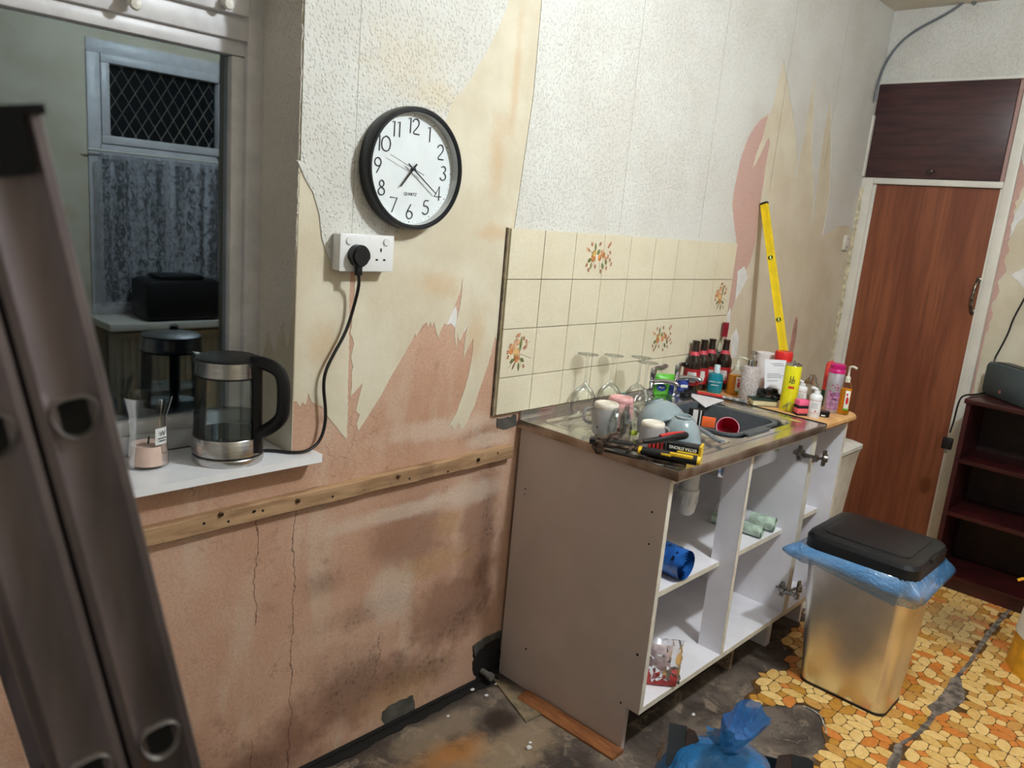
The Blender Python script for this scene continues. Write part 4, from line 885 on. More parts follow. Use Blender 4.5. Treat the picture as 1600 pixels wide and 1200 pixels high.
# ------------------------------------------------------------------ narrow unit with oak worktop
DX0, DX1 = 1.0915, 1.392
cab2 = thing('narrow_base_unit', 'narrow open white base unit under the oak worktop end', 'cabinet', (1.24, -.29, 0))
for x0 in (DX0, DX1 - PT):
    b = MB(); b.prism([(-.012, .002), (KN, .002), (KN, ZB), (CYF, ZB), (CYF, CZ - .002), (-.012, CZ - .002)], lambda u, v, w_: (w_, u, v), x0, x0 + PT); o = b.build('side_panel', LAM, cab2, True)
    b = MB(); b.box((x0 - .0004, CYF - .0012, ZB), (x0 + PT + .0004, CYF, CZ - .002)); b.build('edging', EDG, o, True)
for z, yf_ in ((ZB, CYF), (.49, -.53)):
    b = MB(); b.box((DX0 + PT, yf_, z), (DX1 - PT, -.012, z + PT)); o = b.build('shelf' if z > .2 else 'bottom_panel', LAM, cab2, True); b = MB(); b.box((DX0 + PT, yf_ - .001, z), (DX1 - PT, yf_, z + PT)); b.build('edging', EDG, o, True)
b = MB(); b.box((DX0 + PT, -.022, ZB + PT), (DX1 - PT, -.014, .80)); b.build('back_panel', LAM, cab2, True)
OAK = NT('oak_laminate'); v = OAK.mapped(OAK.obj(), (1, .25, 1)); OAK.col(OAK.mix(OAK.rng(OAK.noise(v, 26, 5), .35, .68), (218, 172, 116), (192, 142, 88))); OAK.b.inputs['Roughness'].default_value = .35
ZWK = .918
b = MB(); pf = [(-.008, CZ), (-.008, ZWK), (-.578, ZWK), (-.592, ZWK - .004), (-.601, ZWK - .012), (-.603, ZWK - .022), (-.597, CZ)]
b.prism(pf, lambda u, v, w_: (w_, u, v), 1.108, 1.412)
wk = b.build('oak_worktop', OAK.m, None, ang=30); tag(wk, 'short oak laminate worktop beside the steel sink', 'worktop')

# ------------------------------------------------------------------ stainless sink top as one pressed sheet
ZS = .9155
SX0, SX1, SY0, SY1 = .120, 1.106, -.603, -.006
SS = NT('sink_stainless'); p = SS.pos(); n_ = SS.noise(p, 12, 6, .7)
SS.col(SS.mix(SS.rng(n_, .4, .68), (222, 220, 216), (210, 206, 199))); SS.b.inputs['Metallic'].default_value = .95
SS.b.inputs['Roughness'].default_value = .2
BX0, BX1, BY0, BY1 = .60, 1.035, -.515, -.135
def rr(x, y, x0, x1, y0, y1, r):
    dx = abs(x - (x0 + x1) / 2) - (x1 - x0) / 2 + r; dy = abs(y - (y0 + y1) / 2) - (y1 - y0) / 2 + r
    return math.hypot(max(dx, 0), max(dy, 0)) + min(max(dx, dy), 0) - r
def ss(a, b_, t_): t_ = max(0, min(1, (t_ - a) / (b_ - a))); return t_ * t_ * (3 - 2 * t_)
def sinkz(x, y):
    z = ZS
    z -= .005 * (1 - ss(0, .012, -rr(x, y, SX0, SX1, SY0 + .004, SY1 + .1, .01))) if False else 0
    d = rr(x, y, .165, 1.06, -.560, -.055, .04); z -= .004 * ss(0, .012, -d)
    d = rr(x, y, .20, .575, -.525, -.095, .03); z -= .006 * ss(0, .012, -d)
    if d < -.03: z += .0022 * (max(0, math.sin((y + .5) * 2 * math.pi / .038)) ** 2) * ss(.03, .045, -d) 
    d = rr(x, y, BX0, BX1, BY0, BY1, .055); z -= .150 * ss(-.004, .024, -d)
    return z
b = MB(); NX, NY = 200, 122; g = []
for i in range(NX + 1):
    x = SX0 + (SX1 - SX0) * i / NX; g.append([b.v((x, SY0 + (SY1 - SY0) * j / NY, sinkz(x, SY0 + (SY1 - SY0) * j / NY))) for j in range(NY + 1)])
for i in range(NX):
    for j in range(NY): b._f([g[i][j], g[i + 1][j], g[i + 1][j + 1], g[i][j + 1]])
sk2 = thing('steel_sink', 'stainless steel sink top with drainer and bowl, stained along its edges', 'sink', (.6, -.3, ZS))
b.build('pressed_top', SS.m, sk2, True, ang=50, fixn=False)
RIM = NT('grimy_rim'); p = RIM.pos(); RIM.col(RIM.mix(RIM.rng(RIM.noise(p, 9, 3, .5), .35, .7), (176, 164, 150), (128, 108, 90))); RIM.b.inputs['Metallic'].default_value = .8; RIM.b.inputs['Roughness'].default_value = .32
b = MB(); 
for (xa, ya, xb, yb) in (): pass
pf = [(SY0, ZS), (SY0 - .004, ZS - .002), (SY0 - .006, ZS - .007), (SY0 - .006, CZ + .004), (SY0 - .003, CZ + .001), (SY0, CZ + .001), (SY0 + .004, ZS - .004)]
b.prism(pf, lambda u, v, w_: (w_, u, v), SX0 - .004, SX1); b.build('front_rim', RIM.m, sk2, True)
b = MB(); b.box((SX0 - .006, SY0 - .004, CZ + .002), (SX0, SY1, ZS + .0015), .0015); b.build('side_rim', RIM.m, sk2, True)
b = MB(); b.box((SX0, SY1 - .006, ZS - .004), (SX1, SY1 + .001, ZS + .027), .001); b.build('upstand', SS.m, sk2, True)
b = MB(); b.box((SX1 - .001, SY0 - .006, CZ + .001), (SX1 + .0015, SY1, ZS + .003), .0006); b.build('joint_strip', BLK, sk2, True)
b = MB(); b.lathe([(.045, 0), (.043, .003), (.03, .001), (0, -.002)], 28, (.82, -.32, ZS - .152), False); b.build('waste_grid', CHR, sk2, True)
# pillar taps
def tap(px_, py_, ang, label):
    q = at('z', ZS, px_, py_); t_ = thing('pillar_tap', label, 'tap', (q.x, q.y, ZS), ang)
    b = MB(); b.lathe([(.024, 0), (.024, .005), (.019, .008), (.015, .02), (.015, .045), (.018, .05), (.019, .062), (.016, .066), (.0165, .072), (.0185, .078), (.019, .106), (.0165, .112), (0, .113)], 24, (0, 0, 0), False); b.build('body', CHR, t_)
    b = MB(); b.tube([(0, 0, .050), (.02, -.02, .060), (.05, -.055, .064), (.065, -.074, .060), (.068, -.078, .050)], lambda s_: .0115 - .003 * s_, 12, 2); b.build('spout', CHR, t_)
    b = MB(); b.tube([(0, 0, .104), (.02, .0, .112), (.05, .004, .108), (.078, .008, .114)], lambda s_: .0075 + .002 * s_, 10, 2); b.ball((.080, .008, .114), (.010, .010, .007), 12, 8); b.build('lever', CHR, t_)
    return t_
TP = [(1014, 618), (1052, 611)]
tap(*TP[0], R(-12), 'chrome lever tap nearer the wine glasses'); tap(*TP[1], R(-12), 'chrome lever tap beside the beer bottles')

# ------------------------------------------------------------------ things standing on the sink and worktop
def stand(px_, py_, z=ZS, ym=-.03):
    q = at('z', z, px_, py_)
    if q.y > ym: q = at('y', ym, px_, py_); q.z = z; return Vector((q.x, ym, z))
    return Vector((q.x, q.y, z))
# wine glasses, upside down
def wine(base, H, label, rb):
    t_ = thing('wine_glass', label, 'glass', base, 0, 'upturned wine glasses on the drainer')
    b = MB(); b.lathe([(rb * .80, 0), (rb * .95, H * .10), (rb, H * .20), (rb * .92, H * .32), (rb * .62, H * .42), (rb * .22, H * .49), (.0042, H * .53)], 36, cap=False); b.build('bowl', LG, t_)
    b = MB(); b.lathe([(.0042, H * .53), (.0034, H * .7), (.0038, H * .93), (.008, H * .975), (.02, H * .985), (rb * .82, H * .992), (rb * .82, H), (0, H)], 30, cap=False); b.build('stem_and_foot', LG, t_)
rbw = .043
P_ = stand(910, 637, ym=-.062); wine(P_, up(P_, 553), 'upturned wine glass nearest the tiled wall corner, left of the four', rbw)
P_ = stand(950, 634, ym=-.062); wine(P_, up(P_, 555), 'upturned wine glass second from left, behind the pink cup', rbw)
P_ = stand(992, 640, ym=-.062); wine(P_, up(P_, 558), 'upturned wine glass third from left, in front of teal cloth', rbw)
P_ = stand(1001, 656); wine(P_, up(P_, 566), 'upturned wine glass nearest the grey bowls', rbw)
# speckled mugs and pink cup upside down
SPK = NT('speckled_grey_glaze'); vv = SPK.n('ShaderNodeTexVoronoi'); vv.inputs['Scale'].default_value = 36; SPK.link(SPK.obj(), vv.inputs['Vector'])
SPK.col(SPK.mix(SPK.rng(vv.outputs['Distance'], .15, .20, .95, 0), (150, 147, 147), (50, 40, 36))); SPK.b.inputs['Roughness'].default_value = .35
CRM = mat('cream_glaze', (226, 216, 202), .3, var=.03)
def mug(base, H, r, label, mb, mf, ha, nm='mug'):
    t_ = thing(nm, label, 'mug', base, 0); b = MB()
    b.lathe([(r * .86, 0), (r * .9, .002), (r * 1.0, H * .3), (r * .98, H * .7), (r * .88, H * .86)], 36, cap=False); b.lathe([(r * .82, 0), (r * .92, H * .4), (r * .84, H * .8), (.001, H * .85)], 32, cap=False); b.build('body', mb, t_)
    b = MB(); b.lathe([(r * .89, H * .84), (r * .93, H * .90), (r * .90, H * .965), (r * .84, H), (r * .72, H), (r * .66, H * .965), (0.001, H * .955)], 36, cap=False); b.build('base_ring', mf, t_)
    c, s_ = math.cos(ha), math.sin(ha); b = MB(); b.tube([(c * r * .9, s_ * r * .9, H * .25), (c * r * 1.5, s_ * r * 1.5, H * .28), (c * r * 1.65, s_ * r * 1.65, H * .5), (c * r * 1.5, s_ * r * 1.5, H * .72), (c * r * .9, s_ * r * .9, H * .76)], .005, 8, 2); b.build('handle', mb, t_)
P_ = stand(943, 676); mug(P_, up(P_, 629), wid(P_, 21), 'upturned grey speckled mug with white base, left on the drainer', SPK.m, CRM, R(120))
PNK = mat('pink_glaze', (226, 168, 168), .3, var=.03)
P_ = stand(966, 664); mug(P_, up(P_, 620), wid(P_, 21), 'upturned pink mug behind the left speckled mug', PNK, PNK, R(60))
P_ = stand(1016, 698); mug(P_, up(P_, 659), wid(P_, 20), 'upturned grey speckled mug with white base in front of bowls', SPK.m, CRM, R(-20))
# faceted tumblers upside down
def tumbler(base, H, r, label):
    t_ = thing('faceted_tumbler', label, 'glass', base, R(12), 'faceted tumblers on the drainer')
    b = MB(); b.lathe([(r, 0), (r * .98, H * .06), (r * 1.02, H * .5), (r * .78, H * .88), (r * .66, H), (0, H)], 9, cap=False)
    for f_ in b.bm.faces: f_.smooth = False
    b.lathe([(r * .90, 0), (r * .92, H * .5), (r * .62, H * .90), (0, H * .90)], 9, cap=False); b.build('glass', LG, t_, ang=5)
P_ = stand(966, 687); tumbler(P_, up(P_, 641), wid(P_, 19), 'faceted clear tumbler upturned in front of the pink mug')
P_ = stand(983, 674); tumbler(P_, up(P_, 634), wid(P_, 16), 'faceted clear tumbler upturned left of the grey bowls')
# grey bowls
GB = mat('grey_blue_bowl', (142, 156, 162), .18, var=.02, coat=.4)
def bowl(c, r, h, tilt, label):
    t_ = thing('grey_bowl', label, 'bowl', c, rot=tilt)
    b = MB(); prof = [(r, 0), (r * 1.02, .004), (r * 1.0, .009), (r * .985, .010), (r * .93, h * .35), (r * .80, h * .62), (r * .55, h * .86), (r * .40, h * .93), (0.001, h * .95)]
    b.lathe(prof, 44, cap=False); b.lathe([(r * .96, 0), (r * .90, h * .33), (r * .76, h * .6), (r * .5, h * .82), (.001, h * .88)], 40, cap=False); b.lathe([(r, 0), (r * .96, 0)], 44, cap=False); b.build('bowl', GB, t_)
    b = MB(); b.lathe([(r * .40, h * .92), (r * .40, h * 1.0), (r * .34, h * 1.0), (r * .33, h * .93)], 32, cap=False); b.build('foot_ring', GB, t_)
c1 = stand(1062, 694); r1 = wid(c1, 32); bowl(c1 + Vector((0, 0, .003)), r1, up(c1, 650), (R(4), R(-4), 0), 'grey bowl upturned at the sink edge, lower of two')
rv_ = RM @ Vector((1, 0, 0)); rv_.z = 0; rv_.normalize(); fw_ = Vector((-rv_.y, rv_.x, 0))
zq = (Vector((0, 0, .84)) - rv_ * .36 + fw_ * .40).normalized(); c2 = at('z', ZS + .040, 1034, 664); r2 = wid(c2, 39)
bowl(c2, r2, r2 * .98, zq.to_track_quat('Z', 'Y').to_euler(), 'grey bowl tipped over, leaning on the other bowl')
# hammer, knife, pliers handle, scraper, blade box
YEL = mat('tool_yellow', (232, 190, 40), .35, var=.03); RED = mat('tool_red', (204, 48, 44), .4, var=.04)
OLD = mat('rusty_steel', (112, 94, 82), .42, .75, var=.3, vs=50, bump=.4, bs=80)
def fr3(a, b_):     # frame with X along a->b, Z near up
    d = (b_ - a).normalized(); z = Vector((0, 0, 1)); y = z.cross(d).normalized(); z = d.cross(y); return Matrix((d, y, z)).transposed().to_4x4()
zt_ = ZS + .004
ha, hb = at('z', ZS + .030, 938, 692), at('z', ZS + .026, 1094, 721)
hm = thing('claw_hammer', 'claw hammer with rusty head and black yellow grip on drainer edge', 'hammer', ha); T = fr3(ha, hb); L = (hb - ha).length
b = MB(); b.T = T; b.tube([(0, 0, 0), (L * .45, 0, 0)], .0075, 10, flat=.8); b.build('shaft', OLD, hm)
b = MB(); b.T = T; b.tube([(L * .40, 0, 0), (L * .46, 0, 0), (L * .6, 0, 0), (L * .8, 0, 0), (L * .97, 0, 0)], lambda s_: .0135 + .003 * s_, 14, 1, .85); b.build('grip', BLK, hm)
b = MB(); b.T = T; b.tube([(L * .39, 0, 0), (L * .425, 0, 0)], lambda s_: .0138, 14, flat=.9); b.tube([(L * .96, 0, 0), (L * 1.0, 0, 0)], lambda s_: .0155 - .002 * s_, 14, flat=.9); b.build('yellow_bands', YEL, hm)['label'] = 'yellow end bands'
b = MB(); b.T = T; b.box((L * .62, -.0165, .002), (L * .72, -.0125, .008), .001); b.box((L * .70, -.016, .004), (L * .93, -.006, .0145), .003); b.build('yellow_inlay', YEL, hm)
b = MB(); b.T = T; b.tube([(0, 0, .018), (0, 0, .006), (0, 0, -.016), (-.002, 0, -.030)], .0125, 12, 1); b.T = Matrix.Identity(4)
hx, hy = T.to_3x3() @ Vector((1, 0, 0)), T.to_3x3() @ Vector((0, 1, 0))
b.tube([hy * .008 , -hy * .03 - hx * .002, -hy * .040 - hx * .002], lambda s_: .0125 if s_ < .6 else .0145, 16); b.build('head', OLD, hm)
b = MB()
for k in (-1, 1): b.tube([hy * .004 + hx * .0, hy * .025 + hx * .010 + Vector((0, 0, .006 + .006 * k)), hy * .050 + hx * .022 + Vector((0, 0, .012 + .008 * k)), hy * .066 + hx * .040 + Vector((0, 0, .010 + .010 * k))], lambda s_: .008 - .004 * s_, 8, 2)
b.build('claw', OLD, hm)
ka, kb_ = at('z', ZS + .010, 921, 688), at('z', ZS + .012, 990, 695)
b = MB(); b.T = Matrix.Translation(ka) @ fr3(ka, kb_); L = (kb_ - ka).length; b.prism([(-.0, -.012), (L * .3, -.016), (L * .92, -.015), (L, -.008), (L, .008), (L * .7, .013), (0, .008)], lambda u, v, w_: (u, v, w_), -.007, .007); tag(b.build('black_pouch', BLK), 'black flat tool pouch under the hammer head', 'pouch')
sa, sb = at('z', ZS + .016, 944, 704), at('z', ZS + .008, 1072, 728)
sc_ = thing('scraper_blade', 'long rusty scraper blade lying along the sink front edge', 'scraper', sa); T = fr3(sa, sb); L = (sb - sa).length
b = MB(); b.T = T; b.prism([(0, -.006), (L * .4, -.018), (L * .5, -.016), (L * .5, .012), (0, .010)], lambda u, v, w_: (u, v, w_), -.0015, .0015); b.build('blade', mat('dark_steel', (60, 54, 50), .35, .8, var=.2), sc_)
b = MB(); b.T = T; b.prism([(L * .47, -.006), (L * .53, -.013), (L * .96, -.014), (L, -.009), (L, .009), (L * .94, .012), (L * .52, .011)], lambda u, v, w_: (u, v, w_), -.004, .004); b.build('tang', OLD, sc_)
ra, rb_ = at('z', ZS + .054, 1004, 690), at('z', ZS + .060, 1073, 680)
pl_ = thing('pliers', 'pliers with red and black handle resting on the blade box', 'pliers', ra); T = fr3(ra, rb_); L = (rb_ - ra).length
b = MB(); b.T = T; b.tube([(0, 0, 0), (L * .3, 0, -.002), (L * .5, 0, 0), (L * .8, 0, .002), (L, 0, 0)], lambda s_: .006 + .0065 * min(1, s_ * 1.8) - .004 * max(0, s_ - .85) * 6, 12, 1); b.build('grip', BLK, pl_)
b = MB(); b.T = T; b.tube([(L * .38, -.001, .009), (L * .6, -.001, .0115), (L * .9, -.001, .009)], lambda s_: .0055, 10, 1); b.build('red_inlay', RED, pl_)['label'] = 'red grip inlay'
b = MB(); b.T = T; b.tube([(0, 0, 0), (-.03, .004, -.012), (-.05, .006, -.03)], .005, 8, 1); b.build('jaw', OLD, pl_)
ba, bb_ = at('z', ZS + .010, 1040, 706), at('z', ZS + .010, 1092, 716)
bx_ = thing('blade_box', 'yellow and black blade box printed extra strong beneath the pliers', 'box', ba); T = fr3(ba, bb_); L = (bb_ - ba).length
b = MB(); b.T = T; b.box((0, -.004, -.008), (L * .98, .040, .030), .001); b.build('carton', BLK, bx_)
b = MB(); b.T = T; b.prism([(L * .98, -.008), (L * 1.05, -.010), (L * 1.05, .042), (L * .98, .042)], lambda u, v, w_: (u, v, w_), -.008, .034); b.prism([(L * .35, -.014), (L * .98, -.012), (L * .98, .002), (L * .35, .002)], lambda u, v, w_: (u, v, w_), -.009, .012); b.build('yellow_flap', YEL, bx_)['label'] = 'yellow end flap and tray'
Mx = Matrix.Translation(ba) @ T
WHP = mat('print_white', (232, 232, 228), .5, var=.01)
o = text('strong_lettering', 'EXTRA STRONG', .0125, WHP, bx_, (0, 0, 0), (0, 0, 0), .0002, .0004, .86); o.matrix_local = T @ Matrix.Translation((L * .50, -.0044, .020)) @ Matrix.Rotation(R(180), 4, 'Y') @ Matrix.Rotation(R(90), 4, 'X') 
ra2, rb2 = at('z', ZS + .018, 1014, 694), at('z', ZS + .018, 1039, 699)
st_ = thing('striped_tape', 'red and black striped tool end beside the blade box', 'tool', ra2); T = fr3(ra2, rb2); L = (rb2 - ra2).length
for k in range(4):
    b = MB(); b.T = T; b.box((L * k / 4, -.008, -.012), (L * (k + .62) / 4, .012, .014), .001); b.build('red_stripe', RED, st_)
b = MB(); b.T = T; b.box((-.001, -.007, -.011), (L, .011, .013), .001); b.build('core', BLK, st_)
q = stand(990, 680); b = MB(); b.box((-.012, -.008, 0), (.012, .008, .014), .004); tag(b.build('sponge_scrap', mat('lime_sponge', (186, 206, 60), .9, var=.1), loc=q), 'lime green sponge scrap between tumblers and mug', 'sponge')
# packs of wipes behind the taps, teal cloth, black plug
GRN = mat('pack_green', (96, 190, 52), .35, var=.05); BLU = mat('pack_blue', (30, 56, 128), .35, var=.06); TEA = mat('teal_cloth', (46, 132, 142), .8, var=.12)
q = stand(1034, 618); wp = thing('wipes_pack', 'bright green soft pack of wipes behind the taps', 'pack', q, R(-38)); H_ = up(q, 584)
def pillow(b, w_, d_, h_, n=9):
    for sgn in (1, -1):
        g = [[b.v((w_ * (i / n - .5), sgn * d_ * .5 * math.sin(math.pi * i / n) ** .5 * math.sin(math.pi * j / n) ** .4 + .0015 * math.sin(i * 2.7 + j * 1.9), h_ * j / n)) for j in range(n + 1)] for i in range(n + 1)]
        for i in range(n):
            for j in range(n): b._f([g[i][j], g[i + 1][j], g[i + 1][j + 1], g[i][j + 1]])
    bmesh.ops.remove_doubles(b.bm, verts=b.bm.verts, dist=1e-5)
b = MB(); pillow(b, .085, .035, H_); b.build('pack', GRN, wp)
b = MB(); b.prism([(-.012 + .020 * math.cos(k * .5236), H_ * .40 + .014 * math.sin(k * .5236)) for k in range(12)], lambda u, v, w_: (u, w_, v), -.0195, -.0175); b.build('logo_oval', BLU, wp)
b = MB(); b.tube([(-.024, -.0200, H_ * .40), (-.018, -.0200, H_ * .46), (-.012, -.0200, H_ * .37), (-.006, -.0200, H_ * .44), (0, -.0200, H_ * .40)], .0014, 5, 1); b.build('logo_scrawl', WHP, wp)
b = MB(); b.box((.020, -.0185, .006), (.040, .016, H_ * .6), .004); b.build('blue_corner', BLU, wp)
q = stand(1066, 612); wp2 = thing('tablet_pack', 'dark blue soft pack behind the second tap', 'pack', q, R(-38)); b = MB(); pillow(b, .05, .03, up(q, 588)); b.build('pack', mat('pack_violet', (52, 72, 156), .35, var=.1), wp2); b = MB(); b.box((-.016, -.017, .02), (.014, -.0145, .032), .001); b.build('pale_band', WHP, wp2)
q = stand(979, 619); b = MB(); b.box((-.018, -.012, 0), (.018, .012, .022), .006); b.box((-.024, -.006, .010), (-.004, .010, .034), .005); tag(b.build('teal_cloth', TEA, loc=q), 'small folded teal cloth behind the third wine glass', 'cloth')
q = stand(1071, 618); b = MB(); b.lathe([(.022, 0), (.024, .006), (.022, .012), (.008, .014), (.006, .024), (0, .025)], 24, q, False); tag(b.build('sink_plug', BLK), 'black rubber sink plug beside the second tap', 'plug')
# beer bottles
BRN = mat('brown_glass', (34, 18, 10), .08, var=.1, coat=.6); BRL = mat('bottle_label_red', (176, 32, 40), .5, var=.04); BRW = mat('bottle_label_white', (214, 210, 206), .5, var=.05)
def bottle(base, H, r, label, first=[None]):
    if first[0]: return dup(first[0], base, label)
    t_ = thing('beer_bottle', label, 'bottle', base, 0, 'brown beer bottles by the tiles'); first[0] = t_
    b = MB(); b.lathe([(0, 0), (r * .92, .001), (r, .006), (r, H * .56), (r * .94, H * .61), (r * .66, H * .70), (r * .46, H * .79), (r * .40, H * .95), (r * .46, H * .955), (r * .46, H * .985), (r * .38, H), (0, H)], 28, cap=False); b.build('glass', BRN, t_)
    b = MB(); b.lathe([(r * 1.006, H * .14), (r * 1.006, H * .46)], 28, cap=False); b.build('body_label', BRL, t_)
    b = MB(); vs = []
    tc = math.atan2(CAM.y - base.y, CAM.x - base.x)
    for z in (.20, .30, .40): vs.append([b.v((r * 1.015 * math.cos(tc + (k - 3) * .22 * (1 if z == .30 else .8)), r * 1.015 * math.sin(tc + (k - 3) * .22 * (1 if z == .30 else .8)), H * z)) for k in range(7)])
    for a_, c_ in zip(vs, vs[1:]):
        for k in range(6): b._f([a_[k], a_[k + 1], c_[k + 1], c_[k]])
    b.build('white_panel', BRW, t_, fixn=False)
    b = MB(); b.lathe([(r * .63, H * .715), (r * .475, H * .79)], 24, cap=False); b.build('neck_label', mat('neck_pink', (206, 70, 84), .5), t_)
    b = MB(); b.lathe([(r * .41, H * .90), (r * .41, H * .95)], 20, cap=False); b.build('neck_ring', BRN, t_)
    return t_
P_ = stand(1078, 607, ym=-.042); BH = up(P_, 531) * .99; br_ = wid(P_, 12.4)
bottle(P_, BH, br_, 'brown beer bottle nearest the tiles, left of the four')
bottle(stand(1091, 604, ym=-.042), BH, br_, 'brown beer bottle second from left, partly hidden')
bottle(stand(1104, 601, ym=-.042), BH, br_, 'brown beer bottle third from left, in front of clear bottle')
bottle(stand(1125, 607, ym=-.042), BH, br_, 'brown beer bottle on the right behind the teal soap')
P_ = stand(1121, 598, ym=-.034); H = up(P_, 504); r = wid(P_, 10)
wb_ = thing('spirit_bottle', 'tall clear bottle with dark red cap behind beer bottles', 'bottle', P_)
b = MB(); b.lathe([(0, 0), (r, .002), (r, H * .62), (r * .9, H * .68), (r * .42, H * .76), (r * .40, H * .80)], 28, cap=False); b.build('glass', LG, wb_)
b = MB(); b.lathe([(r * .46, H * .78), (r * .48, H * .90), (r * .50, H * .905), (r * .48, H), (0, H)], 24); b.build('cap', mat('cap_wine_red', (150, 30, 46), .35), wb_)
b = MB(); b.lathe([(r * 1.02, H * .2), (r * 1.02, H * .55)], 28, cap=False); b.build('label', mat('label_grey', (168, 170, 176), .5, var=.2, vs=60), wb_)
CAPC = mat('frosted_cap', (206, 222, 230), .2, var=.02)
def facing(P_): return math.atan2(CAM.y - P_.y, CAM.x - P_.x)
def curved(b, r, z0, z1, ac, half, n=8):
    vs = [[b.v((r * math.cos(ac + half * (k / n * 2 - 1)), r * math.sin(ac + half * (k / n * 2 - 1)), z)) for k in range(n + 1)] for z in (z0, z1)]
    for k in range(n): b._f([vs[0][k], vs[0][k + 1], vs[1][k + 1], vs[1][k]])
def lettering(par, s_, size, r, z, ac, m, sx=1., off=0.):
    return text(s_.lower().replace(' ', '_').replace('&', 'and').replace('%', '') + '_lettering' if s_.replace(' ', '').isalpha() else 'lettering', s_, size, m, par, (0, 0, z), Euler((R(90), 0, ac + math.pi / 2)), .0001, off, sx, r)
# teal hand soap
P_ = stand(1115, 614); H = up(P_, 570); w2 = wid(P_, 11.5)
ts = thing('teal_soap_bottle', 'teal liquid soap bottle with clear cap before the beer bottles', 'bottle', P_, facing(P_) + math.pi / 2)
TL = mat('teal_liquid', (22, 132, 152), .12, var=.05, coat=.5)
b = MB(); b.lathe([(0, 0), (w2 * .9, .001), (w2, .008), (w2 * 1.02, H * .45), (w2 * .9, H * .66), (w2 * .35, H * .74), (0, H * .74)], 28, cap=False, sq=.62); b.build('body', TL, ts)
b = MB(); b.lathe([(w2 * .42, H * .72), (w2 * .42, H * .98), (w2 * .36, H), (0, H)], 20, cap=False); b.build('cap', CAPC, ts)
text('soap_lettering', 'HAND SOAP', .0085, WHP, ts, (0, -w2 * .64 - .001, H * .42), (R(90), 0, 0), .0002)
b = MB(); b.box((-w2 * .5, -w2 * .655, H * .30), (w2 * .5, -w2 * .63, H * .32)); b.build('small_print', WHP, ts)
# orange pump soaps
def pumpsoap(P_, ytop, wpx, label, turn=0.):
    H = up(P_, ytop); w2 = wid(P_, wpx); t_ = thing('orange_soap_bottle', label, 'bottle', P_, facing(P_) + math.pi / 2 + turn)
    b = MB(); b.lathe([(0, 0), (w2 * .9, .001), (w2, .006), (w2 * .98, H * .5), (w2 * .7, H * .64), (w2 * .4, H * .68)], 28, cap=False, sq=.6); b.build('clear_shell', LG, t_)
    b = MB(); b.lathe([(0, .002), (w2 * .88, .003), (w2 * .95, .008), (w2 * .94, H * .53), (0.001, H * .53)], 28, cap=False, sq=.6); b.build('orange_liquid', mat('orange_liquid', (240, 152, 16), .15, var=.03, coat=.5), t_)
    b = MB(); b.lathe([(w2 * .42, H * .66), (w2 * .42, H * .76), (w2 * .2, H * .78), (w2 * .14, H * .92), (0, H * .92)], 18, cap=False); b.tube([(0, 0, H * .93), (0, 0, H * .97), (w2 * .5, -w2 * .3, H * .99), (w2 * 1.1, -w2 * .6, H * .96)], .0045, 8, 1); b.build('pump', mat('frosted_white', (224, 222, 206), .3), t_)
    b = MB(); b.box((w2 * .05, -w2 * .66, H * .12), (w2 * .8, -w2 * .60, H * .5), .001); b.build('label', WHP, t_)
    b = MB(); b.box((w2 * .05, -w2 * .67, H * .10), (w2 * .8, -w2 * .60, H * .14), .001); b.build('green_band', GRN, t_)
    b = MB(); b.ball((w2 * .45, -w2 * .66, H * .30), (w2 * .22, .0015, H * .08), 12, 8); b.ball((w2 * .35, -w2 * .66, H * .42), (w2 * .15, .0012, H * .03), 10, 6); b.build('red_print', RED, t_)
pumpsoap(stand(1146, 617), 557, 12.5, 'orange pump soap bottle right of the teal soap')
pumpsoap(stand(1315, 647, ZWK), 571, 9.3, 'orange pump soap bottle at the oak worktop corner')
# textured dispenser
P_ = stand(1167, 626); H = up(P_, 572); r = wid(P_, 15)
dsp = thing('soap_dispenser', 'textured stone white soap dispenser with chrome pump', 'dispenser', P_)
b = MB(); b.lathe([(0, 0), (r * .96, .001), (r, .004), (r * .93, H * .98), (r * .88, H), (0, H)], 32, cap=False); b.build('body', mat('pitted_ceramic', (206, 196, 194), .7, var=.12, vs=200, bump=1., bs=160, bd=.004), dsp)
b = MB(); b.lathe([(r * .46, H), (r * .46, H * 1.16), (r * .4, H * 1.18), (.004, H * 1.19), (.004, H * 1.32), (.011, H * 1.34), (.011, H * 1.42), (0, H * 1.43)], 20, cap=False); b.tube([(0, 0, H * 1.38), (-.02, -.012, H * 1.38), (-.034, -.02, H * 1.32)], .0042, 8, 1); b.build('pump', CHR, dsp)
# roll of kitchen paper, red beaker, leaning letter
P_ = stand(1187, 612); r = wid(P_, 14); H = up(P_, 551)
kr = thing('paper_roll', 'white kitchen paper roll behind the soap dispenser', 'roll', P_); b = MB(); b.lathe([(0, 0), (r, 0), (r, H), (r * .36, H), (r * .36, H * .8), (0, H * .8)], 36, cap=False); b.build('paper', mat('tissue_white', (232, 228, 228), .9, var=.02, bump=.3, bs=60), kr)
P_ = stand(1214, 621); r = wid(P_, 13.5); H = up(P_, 549)
rbk = thing('red_container', 'red plastic container behind the leaning letter', 'container', P_); b = MB(); b.lathe([(0, 0), (r * .86, 0), (r * .92, H * .75), (r * .93, H * .76)], 32, cap=False); b.build('body', mat('red_plastic', (222, 44, 44), .35, var=.03), rbk); b = MB(); b.lathe([(r * .96, H * .74), (r, H * .76), (r, H * .97), (r * .94, H), (0, H)], 32, cap=False); b.build('lid', mat('red_plastic', (222, 44, 44), .35), rbk)
pa, pb_ = stand(1198, 628), stand(1224, 628)
lt = thing('leaning_letter', 'white printed letter propped against the red container', 'paper', (pa + pb_) / 2)
